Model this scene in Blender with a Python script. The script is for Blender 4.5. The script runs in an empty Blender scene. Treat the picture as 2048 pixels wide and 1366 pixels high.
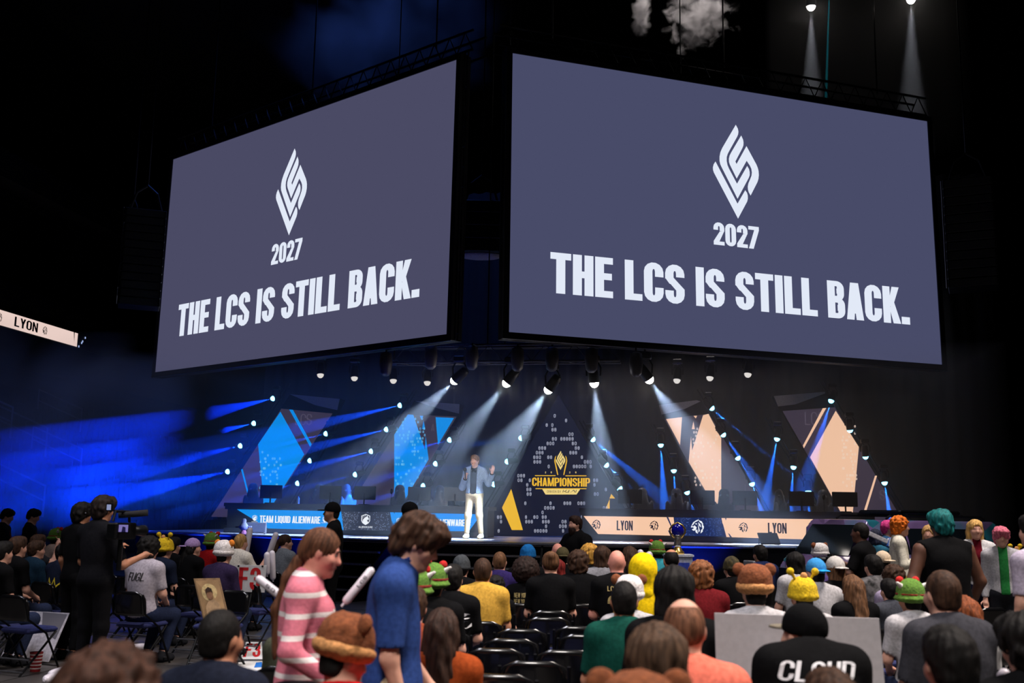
import bpy, math, random
import numpy as np
from mathutils import Vector, Matrix
from mathutils.geometry import tessellate_polygon

# ------------------------------------------------------------------ camera, world, exposure
scene = bpy.context.scene
COL = scene.collection
FPX = 2078.0                                   # focal length in pixels of the 2048 x 1366 frame
PITCH, ROLL, YAW = math.radians(9.496), math.radians(-0.961), math.radians(10.386)
CAM = np.array([4.577, -21.043, 1.75])
_r = np.array([math.cos(YAW), math.sin(YAW), 0.0]); _f = np.array([-math.sin(YAW), math.cos(YAW), 0.0]); _z = np.array([0, 0, 1.0])
FW = _f * math.cos(PITCH) + _z * math.sin(PITCH)
_u = -_f * math.sin(PITCH) + _z * math.cos(PITCH)
RT = _r * math.cos(ROLL) - _u * math.sin(ROLL)
UP = _r * math.sin(ROLL) + _u * math.cos(ROLL)
cam = bpy.data.cameras.new('camera'); cam.sensor_width = 36.0; cam.lens = 36.0 * FPX / 2048.0
cam.clip_end = 400.0
cam.dof.use_dof = True; cam.dof.focus_distance = 23.0; cam.dof.aperture_fstop = 2.5
cam_o = bpy.data.objects.new('camera', cam); COL.objects.link(cam_o)
cam_o.matrix_world = Matrix(((RT[0], UP[0], -FW[0], CAM[0]), (RT[1], UP[1], -FW[1], CAM[1]), (RT[2], UP[2], -FW[2], CAM[2]), (0, 0, 0, 1)))
scene.camera = cam_o
w = bpy.data.worlds.new('arena_dark'); scene.world = w; w.use_nodes = True
w.node_tree.nodes['Background'].inputs[0].default_value = (0, 0, 0, 1)
w.node_tree.nodes['Background'].inputs[1].default_value = 0.0
vs = scene.view_settings; vs.view_transform = 'Standard'; vs.look = 'None'; vs.gamma = 1.0; vs.exposure = 0.0; vs.use_curve_mapping = False
scene.cycles.volume_bounces = 0
scene.cycles.max_bounces = 4
scene.cycles.diffuse_bounces = 2
scene.cycles.glossy_bounces = 2
scene.cycles.transparent_max_bounces = 8
scene.cycles.use_denoising = True
scene.cycles.sample_clamp_indirect = 3.0

def ray(x, y): return FW + RT * ((x - 1024) / FPX) + UP * ((683 - y) / FPX)
def pd(x, y, d): return CAM + ray(x, y) * d                       # the point at a given depth
def pz(x, y, z): r = ray(x, y); return CAM + r * ((z - CAM[2]) / r[2])
def pY(x, y, Y): r = ray(x, y); return CAM + r * ((Y - CAM[1]) / r[1])

# ------------------------------------------------------------------ house lights and added fill lamps, all out of view
def area(name, loc, target, size, energy, col, sy=None):
    l = bpy.data.lights.new(name, 'AREA'); l.energy = energy; l.color = col; l.size = size; l.spread = math.radians(85)
    if sy: l.shape = 'RECTANGLE'; l.size_y = sy
    o = bpy.data.objects.new(name, l); COL.objects.link(o); o.location = loc
    o.rotation_euler = (Vector(target) - Vector(loc)).to_track_quat('-Z', 'Y').to_euler()
    return o
# unseen house banks and two added fill banks at roof height, above and behind the frame; the follow spot stands at the far end of the hall
def bank(loc, target, size, energy, col, spread):
    o = area('house_and_fill_bank_offscreen', loc, target, size, energy, col); o.data.spread = math.radians(spread)
bank((13, -12, 21), (5, -13, 1), 5, 760, (1.0, 0.88, 0.80), 50)
bank((-5, -17, 21), (0, -12, 1), 5, 260, (0.92, 0.90, 1.0), 50)
bank((10, -7, 21), (8, -4, 0.5), 3, 200, (1.0, 0.92, 0.9), 36)  # added bank that brightens the car and the cosplayers
bank((5, -31, 21), (4, -17, 0), 5, 300, (1.0, 0.93, 0.88), 44)  # added fill from behind the camera for the audience's backs
def spot(name, loc, target, deg, energy, col, blend=.5, r=.03):
    l = bpy.data.lights.new(name, 'SPOT'); l.energy = energy; l.color = col; l.spot_size = math.radians(deg); l.spot_blend = blend; l.shadow_soft_size = r
    o = bpy.data.objects.new(name, l); COL.objects.link(o); o.location = loc
    o.rotation_euler = (Vector(target) - Vector(loc)).to_track_quat('-Z', 'Y').to_euler()
    return o
spot('follow_spot_offscreen', (6, -50, 17), (-.72, 2.75, 2.1), 3.0, 88000, (1.0, .92, .76), .5, .12)

# ------------------------------------------------------------------ helpers
def srgb(r, g, b):
    def c(v):
        v /= 255.0
        return v / 12.92 if v <= 0.04045 else ((v + 0.055) / 1.055) ** 2.4
    return (c(r), c(g), c(b), 1.0)
MATS = {}
def mat(name, rgb, rough=0.7, metal=0.0, emit=0.0, var=0.12, scale=30.0, bump=0.0, coat=0.0, stretch=None, spec=None):
    """procedural surface: base colour with a little noise variation, optional fine relief"""
    if name in MATS: return MATS[name]
    m = bpy.data.materials.new(name); m.use_nodes = True; nt = m.node_tree
    b = nt.nodes['Principled BSDF']; c = srgb(*rgb)
    b.inputs['Roughness'].default_value = rough; b.inputs['Metallic'].default_value = metal
    if spec is not None: b.inputs['Specular IOR Level'].default_value = spec
    if coat: b.inputs['Coat Weight'].default_value = coat
    if emit:
        b.inputs['Base Color'].default_value = (0, 0, 0, 1); b.inputs['Specular IOR Level'].default_value = 0.0
        b.inputs['Emission Color'].default_value = c; b.inputs['Emission Strength'].default_value = emit
    elif var:
        tc = nt.nodes.new('ShaderNodeTexCoord'); n = nt.nodes.new('ShaderNodeTexNoise'); n.inputs['Scale'].default_value = scale; n.inputs['Detail'].default_value = 3
        mp = nt.nodes.new('ShaderNodeMapping'); nt.links.new(tc.outputs['Object'], mp.inputs['Vector'])
        if stretch: mp.inputs['Scale'].default_value = stretch
        nt.links.new(mp.outputs['Vector'], n.inputs['Vector'])
        r = nt.nodes.new('ShaderNodeValToRGB')
        lo = tuple(v * (1 - 2 * var) for v in c[:3]) + (1,); hi = tuple(min(1, v * (1 + 2 * var)) for v in c[:3]) + (1,)
        r.color_ramp.elements[0].position = 0.3; r.color_ramp.elements[0].color = lo
        r.color_ramp.elements[1].position = 0.7; r.color_ramp.elements[1].color = hi
        nt.links.new(n.outputs['Fac'], r.inputs['Fac']); nt.links.new(r.outputs['Color'], b.inputs['Base Color'])
        if bump:
            bp = nt.nodes.new('ShaderNodeBump'); bp.inputs['Strength'].default_value = bump; bp.inputs['Distance'].default_value = 0.01
            nt.links.new(n.outputs['Fac'], bp.inputs['Height']); nt.links.new(bp.outputs['Normal'], b.inputs['Normal'])
    else:
        b.inputs['Base Color'].default_value = c
    MATS[name] = m; return m

def tag(o, label=None, cat=None, group=None, kind=None):
    if label: o['label'] = label
    if cat: o['category'] = cat
    if group: o['group'] = group
    if kind: o['kind'] = kind
    return o
def empty(name, loc=(0, 0, 0), rz=0.0, label=None, cat=None, group=None, kind=None, scale=1.0):
    o = bpy.data.objects.new(name, None); COL.objects.link(o); o.location = loc; o.rotation_euler = (0, 0, rz); o.scale = (scale,) * 3
    o.empty_display_size = 0.1
    return tag(o, label, cat, group, kind)
def copy_tree(o, parent=None):
    c = o.copy(); COL.objects.link(c); c.parent = parent
    for ch in o.children: copy_tree(ch, c)
    return c

class MB:
    """collects faces; build() links them as ONE mesh object"""
    def __init__(s): s.v = []; s.f = []; s.sm = False
    def add(s, vs, fs):
        k = len(s.v); s.v += [tuple(map(float, p)) for p in vs]; s.f += [tuple(i + k for i in f) for f in fs]; return s
    def box(s, c, h, M=None, bev=0.0):
        cx, cy, cz = c; hx, hy, hz = h
        if bev <= 0:
            P = [(cx + a * hx, cy + b * hy, cz + d * hz) for a in (-1, 1) for b in (-1, 1) for d in (-1, 1)]
            F = [(0, 1, 3, 2), (4, 6, 7, 5), (0, 4, 5, 1), (2, 3, 7, 6), (0, 2, 6, 4), (1, 5, 7, 3)]
        else:
            e = bev; ring = [(-hx + e, -hy), (hx - e, -hy), (hx, -hy + e), (hx, hy - e), (hx - e, hy), (-hx + e, hy), (-hx, hy - e), (-hx, -hy + e)]
            P = []
            for z, k in ((-hz, 1 - e / max(hx, hy)), (-hz + e, 1), (hz - e, 1), (hz, 1 - e / max(hx, hy))): P += [(cx + x * k, cy + y * k, cz + z) for x, y in ring]
            F = [tuple(range(7, -1, -1)), tuple(range(24, 32))] + [(a * 8 + i, a * 8 + (i + 1) % 8, a * 8 + 8 + (i + 1) % 8, a * 8 + 8 + i) for a in range(3) for i in range(8)]
        if M is not None: P = [tuple(M @ Vector(p)) for p in P]
        return s.add(P, F)
    def tube(s, pts, r, n=8, cap=True, closed=False):
        pts = [np.array(p, float) for p in pts]; m = len(pts); R = [r] * m if np.isscalar(r) else list(r)
        P = []; prev = None
        for i, p in enumerate(pts):
            if closed: t = pts[(i + 1) % m] - pts[i - 1]
            else: t = pts[min(i + 1, m - 1)] - pts[max(i - 1, 0)]
            t = t / (np.linalg.norm(t) + 1e-9)
            if prev is None:
                a = np.array([0, 0, 1.0]) if abs(t[2]) < 0.9 else np.array([1.0, 0, 0])
                u = np.cross(t, a)
            else: u = prev - t * (prev @ t)
            u /= np.linalg.norm(u) + 1e-9; prev = u; w_ = np.cross(t, u)
            P += [p + R[i] * (math.cos(2 * math.pi * k / n) * u + math.sin(2 * math.pi * k / n) * w_) for k in range(n)]
        F = [(i * n + k, i * n + (k + 1) % n, ((i + 1) % m) * n + (k + 1) % n, ((i + 1) % m) * n + k) for i in range(m if closed else m - 1) for k in range(n)]
        if cap and not closed: F += [tuple(range(n - 1, -1, -1)), tuple((m - 1) * n + k for k in range(n))]
        return s.add(P, F)
    def lathe(s, prof, c=(0, 0, 0), n=20, M=None, sx=1.0, sy=1.0):
        P = []
        for r, z in prof: P += [(c[0] + sx * r * math.cos(2 * math.pi * k / n), c[1] + sy * r * math.sin(2 * math.pi * k / n), c[2] + z) for k in range(n)]
        if M is not None: P = [tuple(M @ Vector(p)) for p in P]
        m = len(prof)
        F = [(i * n + k, i * n + (k + 1) % n, (i + 1) * n + (k + 1) % n, (i + 1) * n + k) for i in range(m - 1) for k in range(n)]
        F += [tuple(range(n - 1, -1, -1)), tuple((m - 1) * n + k for k in range(n))]
        return s.add(P, F)
    def poly(s, pts):
        """flat (maybe concave) polygon given as 3D points"""
        tr = tessellate_polygon([[Vector(p) for p in pts]])
        return s.add(pts, [tuple(t) for t in tr])
    def slab(s, pts, thick):
        """polygon extruded along vector thick"""
        a = [np.array(p, float) for p in pts]; t = np.array(thick, float); b = [p + t for p in a]; n = len(a)
        tr = [tuple(x) for x in tessellate_polygon([[Vector(p) for p in a]])]
        F = tr + [tuple(i + n for i in reversed(x)) for x in tr] + [(i, (i + 1) % n, n + (i + 1) % n, n + i) for i in range(n)]
        return s.add(a + b, F)
    def smooth(s): s.sm = True; return s
    def mesh(s, name):
        me = bpy.data.meshes.new(name); me.from_pydata(s.v, [], s.f); me.update()
        if s.sm: me.polygons.foreach_set('use_smooth', [True] * len(me.polygons))
        return me
    def build(s, name, m, parent=None, loc=None, label=None, cat=None, group=None, kind=None):
        o = bpy.data.objects.new(name, s.mesh(name)); COL.objects.link(o)
        o.data.materials.append(m)
        if parent is not None: o.parent = parent
        if loc is not None: o.location = loc
        return tag(o, label, cat, group, kind)
def frame(o, x, z):
    """matrix with origin o, local x and z axes (y = z cross x)"""
    x = Vector(x).normalized(); z = Vector(z).normalized(); y = z.cross(x).normalized(); z = x.cross(y)
    return Matrix(((x.x, y.x, z.x, o[0]), (x.y, y.y, z.y, o[1]), (x.z, y.z, z.z, o[2]), (0, 0, 0, 1)))

# ------------------------------------------------------------------ block lettering (flat print)
def _arc(cx, cy, rx, ry, sx, sy, a0, a1, n=8):
    """arc strip between an outer ellipse and an inner one"""
    o = [(cx + rx * math.cos(a), cy + ry * math.sin(a)) for a in np.linspace(a0, a1, n)]
    i = [(cx + max(rx - sx, .005) * math.cos(a), cy + max(ry - sy, .005) * math.sin(a)) for a in np.linspace(a0, a1, n)]
    return [[o[k], o[k + 1], i[k + 1], i[k]] for k in range(n - 1)]
def glyph(ch, W=.52, S=.19, T=.15):
    PI = math.pi; q = []
    def rc(a, b, c, d): q.append([(a, b), (c, b), (c, d), (a, d)])
    def pl(*p): q.append(list(p))
    ro = min(.24, W / 2); m = W / 2
    def arc(cx, cy, a0, a1, rx=None, ry=None): q.extend(_arc(cx, cy, rx or m, ry or ro, S, T, a0, a1))
    A = W
    if ch == 'I' or ch == '1': rc(0, 0, S, 1); A = S
    elif ch == 'L': rc(0, 0, S, 1); rc(0, 0, W * .88, T); A = W * .88
    elif ch == 'T': rc(0, 1 - T, W, 1); rc(m - S / 2, 0, m + S / 2, 1)
    elif ch == 'H': rc(0, 0, S, 1); rc(W - S, 0, W, 1); rc(0, .43, W, .43 + T)
    elif ch in 'EF':
        A = W * .88; rc(0, 0, S, 1); rc(0, 1 - T, A, 1); rc(0, .44, A * .94, .44 + T)
        if ch == 'E': rc(0, 0, A, T)
    elif ch == 'N': rc(0, 0, S * .9, 1); rc(W - S * .9, 0, W, 1); pl((0, 1), (S * .95, 1), (W, 0), (W - S * .95, 0))
    elif ch == 'M':
        A = W * 1.35; k = S * .85; rc(0, 0, k, 1); rc(A - k, 0, A, 1); pl((0, 1), (k * 1.25, 1), (A / 2 + k * .35, 0), (A / 2 - k * .55, 0)); pl((A, 1), (A - k * 1.25, 1), (A / 2 - k * .35, 0), (A / 2 + k * .55, 0))
    elif ch == 'W':
        A = W * 1.5; k = S * .85
        for a, b in ((0, A * .27), (A * .5, A * .27), (A * .5, A * .73), (A, A * .73)): pl((a - (k if a == A else k / 2 if a else 0), 1), (a + (0 if a == A else k / 2 if a else k), 1), (b + k / 2, 0), (b - k / 2, 0))
    elif ch == 'A': pl((0, 0), (S, 0), (m + S * .35, 1), (m - S * .55, 1)); pl((W, 0), (W - S, 0), (m - S * .35, 1), (m + S * .55, 1)); rc(S * .7, .17, W - S * .7, .17 + T)
    elif ch == 'V': pl((0, 1), (S, 1), (m + S * .4, 0), (m - S * .5, 0)); pl((W, 1), (W - S, 1), (m - S * .4, 0), (m + S * .5, 0))
    elif ch == 'Y': rc(m - S / 2, 0, m + S / 2, .5); pl((0, 1), (S, 1), (m + S / 2, .4), (m - S / 2, .4)); pl((W, 1), (W - S, 1), (m - S / 2, .4), (m + S / 2, .4))
    elif ch == 'K': rc(0, 0, S, 1); pl((W - S, 1), (W, 1), (S + .06, .42), (S - .06, .5)); pl((W - S * .95, 0), (W + .02, 0), (S + .1, .62), (S - .02, .4))
    elif ch in 'O0DQ':
        if ch == 'D': rc(0, 0, S, 1)
        else: rc(0, ro, S, 1 - ro)
        rc(W - S, ro, W, 1 - ro)
        if ch == 'D':
            arc(m, 1 - ro, 0, PI / 2); arc(m, ro, -PI / 2, 0); rc(0, 1 - T, m, 1); rc(0, 0, m, T)
        else: arc(m, 1 - ro, 0, PI); arc(m, ro, PI, 2 * PI)
        if ch == 'Q': pl((m, .16), (m + S * .6, .2), (W + .02, -.06), (W - S * .7, -.1))
    elif ch in 'CG':
        rc(0, ro, S, 1 - ro); arc(m, 1 - ro, 0, PI); arc(m, ro, PI, 2 * PI); rc(W - S, .64, W, 1 - ro); rc(W - S, ro, W, .37 if ch == 'C' else .5)
        if ch == 'G': rc(m, .38, W, .5)
    elif ch == 'U': rc(0, ro, S, 1); rc(W - S, ro, W, 1); arc(m, ro, PI, 2 * PI)
    elif ch == 'J': rc(W - S, ro, W, 1); arc(m, ro, PI, 2 * PI); rc(0, ro, S, .35)
    elif ch in 'PRB':
        rc(0, 0, S, 1); r2 = .2
        def bowl(y0, y1, w_):
            rc(0, y1 - T * .85, w_ - r2, y1); rc(0, y0, w_ - r2, y0 + T * .85)
            q.extend(_arc(w_ - r2, y1 - r2, r2, r2, min(S, r2 - .01), T * .85, 0, PI / 2)); q.extend(_arc(w_ - r2, y0 + r2, r2, r2, min(S, r2 - .01), T * .85, -PI / 2, 0))
            rc(w_ - S, y0 + r2, w_, max(y1 - r2, y0 + r2))
        if ch == 'B': bowl(.46, 1, W * .97); bowl(0, .56, W)
        else: bowl(.4 if ch == 'P' else .44, 1, W)
        if ch == 'R': pl((W - S, 0), (W + .01, 0), (W - .02, .46), (W - S - .05, .5))
    elif ch in 'S5':
        arc(m, 1 - ro, 0 if ch == 'S' else PI / 2, PI); rc(W - S, .68, W, 1 - ro); rc(0, .62, S, 1 - ro)
        pl((0, .64), (S, .66), (W, .38), (W - S, .34)); pl((0, .64), (S * .5, .5), (W, .38), (S, .66))
        rc(W - S, ro, W, .38); arc(m, ro, PI, 2 * PI); rc(0, ro, S, .33)
    elif ch == '2':
        arc(m, 1 - ro, 0, PI); rc(0, .66, S, 1 - ro); rc(W - S, .62, W, 1 - ro); pl((W, .64), (W - S, .6), (0, T), (S * 1.25, T)); rc(0, 0, W, T)
    elif ch == '7': rc(0, 1 - T, W, 1); pl((W - S * 1.05, 1 - T), (W, 1 - T), (m - S * .1, 0), (m - S * 1.15, 0))
    elif ch in '36':
        arc(m, 1 - ro, 0, PI); arc(m, ro, PI, 2 * PI); rc(W - S, ro, W, .45); rc(0, ro, S, .34)
        if ch == '3': rc(W - S, .56, W, 1 - ro); rc(0, .68, S, 1 - ro); rc(m - .06, .43, W - .05, .43 + T)
        else: rc(0, .3, S, 1 - ro); rc(W - S, .66, W, 1 - ro); rc(S, .46, W - .04, .46 + T)
    elif ch in '98': arc(m, 1 - ro, 0, PI); arc(m, ro, PI, 2 * PI); rc(W - S, ro, W, 1 - ro); rc(0, .55, S, 1 - ro); rc(0, ro, S, .33 if ch == '9' else .5); rc(S, .43, W - S, .43 + T)
    elif ch == '.': rc(0, 0, S * 1.15, .2); A = S * 1.15
    elif ch == ' ': A = W * .42
    return q, A
def text_polys(txt, gap=.06, **k):
    out = []; x = 0.0
    for ch in txt:
        q, a = glyph(ch, **k)
        out += [[(px + x, py) for px, py in p] for p in q]; x += a + gap
    return out, x - gap
def text_on(mb, txt, fn, x0, y0, x1, y1, gap=.06, slant=0.0, **k):
    """fit txt into the rectangle x0..x1, y0..y1 of a surface; fn maps (u, v) to a 3D point"""
    q, wd = text_polys(txt, gap, **k)
    for p in q: mb.add([fn(x0 + (px + slant * py) / wd * (x1 - x0), y0 + py * (y1 - y0)) for px, py in p], [tuple(range(len(p)))])
    return mb
# ================================================================== SETTING
random.seed(7)
M_black = mat('black_drape', (7, 8, 12), 0.9, var=.2, scale=6)
M_blackmetal = mat('black_metal', (16, 17, 20), 0.45, 0.6, var=.1)
M_floor = mat('arena_floor', (70, 66, 64), 0.42, var=.22, scale=1.6, bump=.05)
M_steel = mat('dull_steel', (120, 120, 125), 0.35, 0.8, var=.08)
M_frame = mat('screen_frame', (13, 15, 24), 0.6, var=.08)
MB().box((0, 8, -.1), (60, 60, .1)).build('floor', M_floor, kind='structure')
mb = MB()
for k in range(-8, 9): mb.box((k * 2.44, -12, .0015), (.006, 16, .0015))
for k in range(-14, 3): mb.box((0, k * 2.44 + 5, .0015), (24, .006, .0015))
mb.build('trim_1', mat('floor_seam', (38, 36, 35), .8), kind='structure')
MB().box((0, 68, 12), (62, .2, 12.2)).build('wall_back', M_black, kind='structure')
MB().box((44, 8, 12), (.2, 60, 12.2)).build('wall_right', M_black, kind='structure')
MB().box((-44, 8, 12), (.2, 60, 12.2)).build('wall_left', M_black, kind='structure')
MB().box((0, 8, 24.2), (60, 60, .2)).build('ceiling', M_black, kind='structure')
# black drape hung behind the stage, in pleats
mb = MB(); n = 160; V = []; Fc = []
for i in range(n + 1):
    x = -9.4 + 22.4 * i / n; y = 10.6 + .10 * math.sin(i * 1.9) + .05 * math.sin(i * .7)
    V += [(x, y, 0), (x, y, 12)]
    if i: Fc.append((2 * i - 2, 2 * i, 2 * i + 1, 2 * i - 1))
mb.add(V, Fc).smooth().build('stage_drape', M_black, label='tall black pleated drape hung behind the stage', cat='drape')

# ------------------------------------------------------------------ seating bowl with ribbon display
M_tier = mat('stand_concrete', (34, 36, 46), .9, var=.2, scale=1.5)
def stand():
    A = pz(0, 620, 11.0); B = pz(154, 667, 11.0); A[2] = B[2] = 0; d = (B - A) / np.linalg.norm(B - A); nrm = np.array([d[1], -d[0], 0])   # nrm points to the arena floor
    if nrm @ (CAM - A) < 0: nrm = -nrm
    o = empty('seating_bowl', (0, 0, 0), label='dark stepped arena seating with blue seats beyond the crowd', cat='stands', kind='structure')
    P0, P1 = A - d * 14, B + d * 16
    for k in range(15):
        a = 9.5 - k * .95; z = .5 + k * .48
        q = [P0 + nrm * a, P1 + nrm * a, P1 + nrm * (a - 1.0), P0 + nrm * (a - 1.0)]
        MB().slab([p + np.array([0, 0, z - .5]) for p in q], (0, 0, .5)).build('step', M_tier, o)
        mb = MB(); L = np.linalg.norm(P1 - P0); ns = int(L / .56)
        for i in range(ns):
            if i % 13 == 12: continue
            c = P0 + d * (.3 + i * .56) + nrm * (a - .62) + np.array([0, 0, z])
            fx = frame(c, d, (0, 0, 1)); mb.box((0, 0, .26), (.23, .22, .04), fx); mb.box((0, .2, .5), (.23, .035, .28), fx)
        s = mb.build('seat_row', mat('folded_seat', (14, 20, 52), .7, var=.15), o, kind='stuff')
    M_rail = mat('hand_rail', (170, 175, 200), .5)
    for (x, y, k) in ((20, 850, 7), (160, 838, 9), (90, 888, 6), (160, 925, 5), (85, 1008, 2)):
        z = .5 + k * .48; c = pz(x, y + 26, z); r = MB()
        r.tube([c, c + np.array([0, 0, .95]), c + nrm * -2.0 + np.array([0, 0, 1.75]), c + nrm * -2.0 + np.array([0, 0, .95])], .035, 6)
        r.tube([c + np.array([0, 0, .5]), c + nrm * -2.0 + np.array([0, 0, 1.3])], .03, 6)
        r.build('aisle_rail', M_rail, label='pale bent-tube aisle rail in the dark stepped seating', cat='railing', group='aisle rails in the stands')
    # upper deck: fascia, ribbon display, suites above
    z0 = 10.05
    f = empty('upper_deck', (0, 0, 0), label='dark upper deck front carrying the lit ribbon display', cat='balcony', kind='structure')
    MB().slab([p + np.array([0, 0, z0 - 1.6]) for p in (P0 - nrm * .1, P1 - nrm * .1, P1 - nrm * 5, P0 - nrm * 5)], (0, 0, 4.0)).build('fascia', mat('deck_fascia', (20, 24, 48), .9, var=.2, scale=.6), f)
    MB().slab([p + np.array([0, 0, z0 + 6.6]) for p in (P0 + nrm * 1.5, P1 + nrm * 1.5, P1 - nrm * 5, P0 - nrm * 5)], (0, 0, 1.3)).build('soffit', mat('deck_soffit', (44, 46, 58), .9, var=.2, scale=.6), f)
    mb = MB()
    for k in range(7): c = P0 + d * (3 + k * 4.6) - nrm * 2; mb.box((c[0], c[1], z0 + 4.5), (.35, .35, 2.2))
    mb.build('suite_piers', mat('suite_pier', (24, 26, 36), .9), f)
    rb = empty('ribbon_display', (0, 0, 0), label='long peach ribbon display with lion heads on the upper deck front', cat='display')
    T = A.copy(); E = B.copy()
    fn = lambda u, v, off=.06: P0 + d * u + nrm * off + np.array([0, 0, v])
    uA = float((A - P0) @ d); uB = float((B - P0) @ d); zt = 11.0; zb = float(pY(0, 650, A[1])[2])
    MB().slab([fn(0, zb - .06, -.1), fn(uB + 5, zb - .06, -.1), fn(uB + 5, zt + .06, -.1), fn(0, zt + .06, -.1)], tuple(nrm * .13)).build('housing', M_blackmetal, rb)
    MB().poly([fn(0, zb), fn(uB, zb), fn(uB, zt), fn(0, zt)]).build('lit_panel', mat('ribbon_peach', (232, 205, 196), emit=1.0), rb)
    h = zt - zb; dark = mat('print_navy', (22, 18, 34), .8, var=0)
    def u_at(px_x, px_y): p = pz(px_x, px_y, zt - h / 2); return float((p - P0) @ d)
    mb = MB(); text_on(mb, 'LYON', lambda u, v: fn(u, v, .075), u_at(39, 643), zb + .2 * h, u_at(66, 657), zb + .85 * h, S=.17, T=.14, gap=.06); mb.build('lettering', dark, rb)
    for x, y in ((10, 634), (92, 661)):
        c = u_at(x, y); mb = MB(); lion(mb, lambda u, v: fn(c + u * h * .62, zb + h * .5 + v * h * .62, .075)); mb.build('lion_emblem', dark, rb)
    mb = MB(); mb.poly([fn(uB - .42, zt, .075), fn(uB - .33, zt, .075), fn(uB - .30, zb + .25 * h, .075)]); mb.build('slash', dark, rb)
    for du, v in ((.18, zb + .05), (.42, zb + .38 * h), (.50, zb + .52 * h), (.72, zt - .12)): MB().poly([fn(uB + du - .05, v - .05), fn(uB + du + .05, v - .05), fn(uB + du + .05, v + .06), fn(uB + du - .05, v + .06)]).build('pixel', mat('ribbon_pixel', (170, 190, 240), emit=1.0), rb)

# ------------------------------------------------------------------ emblems as flat print, unit box -0.5..0.5
LOGO = [[(0.4499, 0.7026), (0.4997, 0.5498), (0.519, 0.6059), (0.5232, 0.5968), (0.5248, 0.5868), (0.5248, 0.5744), (0.523, 0.5629), (0.5, 0.492), (0.4455, 0.6585), (0.4436, 0.6684), (0.4435, 0.6787), (0.4454, 0.6907)],
 [(0.5006, 0.8591), (0.4666, 0.7591), (0.462, 0.7412), (0.4598, 0.724), (0.4595, 0.7073), (0.4611, 0.6943), (0.4642, 0.6834), (0.5001, 0.5688), (0.5284, 0.6562), (0.5309, 0.6672), (0.5311, 0.6798), (0.5296, 0.6908), (0.5254, 0.7024), (0.4998, 0.6271), (0.4818, 0.6812), (0.4782, 0.695), (0.4765, 0.7112), (0.4769, 0.726), (0.4794, 0.7391), (0.4843, 0.7549), (0.5031, 0.8122), (0.5056, 0.8225), (0.5066, 0.8329), (0.5055, 0.8446)],
 [(0.513, 0.8197), (0.488, 0.7474), (0.4839, 0.7339), (0.4819, 0.7208), (0.482, 0.7083), (0.4838, 0.6983), (0.4994, 0.6469), (0.5245, 0.7224), (0.5319, 0.7052), (0.5353, 0.6934), (0.5363, 0.6789), (0.5352, 0.6661), (0.5308, 0.6484), (0.5272, 0.6351), (0.5254, 0.6214), (0.5257, 0.6098), (0.5273, 0.5998), (0.5317, 0.5878), (0.5492, 0.6441), (0.5518, 0.6572), (0.5531, 0.6722), (0.5527, 0.6889), (0.5509, 0.7011), (0.548, 0.7131), (0.5251, 0.7807), (0.4999, 0.7041), (0.4973, 0.7135), (0.5152, 0.7707), (0.5177, 0.7819), (0.5182, 0.7934), (0.5173, 0.8042)]]
def lion(mb, fn):
    """maned lion head in profile facing the start of the line, strokes only"""
    S = [[(-.42, .05), (-.3, .28), (-.1, .42), (.1, .5), (.02, .38), (-.18, .28), (-.3, .1)], [(.06, .46), (.3, .36), (.42, .14), (.3, .2), (.16, .3)], [(.3, .26), (.45, .0), (.4, -.22), (.3, -.02)],
         [(.36, -.1), (.36, -.34), (.2, -.48), (.24, -.26)], [(-.42, .05), (-.46, -.08), (-.3, -.06), (-.26, -.16), (-.4, -.2), (-.3, -.3), (-.12, -.26), (-.06, -.06), (-.2, .08), (-.3, .0)],
         [(-.16, -.3), (-.02, -.2), (.02, -.5), (-.12, -.42)], [(.04, .3), (.2, .16), (.24, -.06), (.1, .06)], [(.02, .14), (.1, -.04), (.16, -.3), (.06, -.42), (.06, -.18)], [(-.2, .2), (-.02, .22), (-.06, .12)]]
    for p in S: mb.poly([fn(u, v) for u, v in p])
def shield(mb, fn):
    """horse-head shield: outline ring, mane ticks and muzzle"""
    o = [(-.42, .34), (0, .5), (.42, .34), (.42, -.12), (.28, -.34), (0, -.5), (-.28, -.34), (-.42, -.12)]
    i = [(x * .84, y * .86) for x, y in o]
    for k in range(3, 8): mb.add([fn(*o[k]), fn(*o[(k + 1) % 8]), fn(*i[(k + 1) % 8]), fn(*i[k])], [(0, 1, 2, 3)])
    for k in range(0, 3): mb.add([fn(*o[k]), fn(*o[k + 1]), fn(*i[k + 1]), fn(*i[k])], [(0, 1, 2, 3)])
    mb.poly([fn(u, v) for u, v in ((-.3, -.3), (-.26, -.02), (-.1, .18), (.08, .26), (.16, .36), (.2, .24), (.3, .1), (.26, -.06), (.1, .0), (.22, -.22), (.3, -.3), (0, -.44))])
    for a in range(5):
        t = math.radians(95 + a * 24); c, s = math.cos(t), math.sin(t)
        mb.add([fn(.3 * c - .02 * s, .3 * s + .02 * c), fn(.4 * c - .03 * s, .4 * s + .03 * c), fn(.4 * c + .03 * s, .4 * s - .03 * c), fn(.3 * c + .02 * s, .3 * s - .02 * c)], [(0, 1, 2, 3)])
stand()

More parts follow.
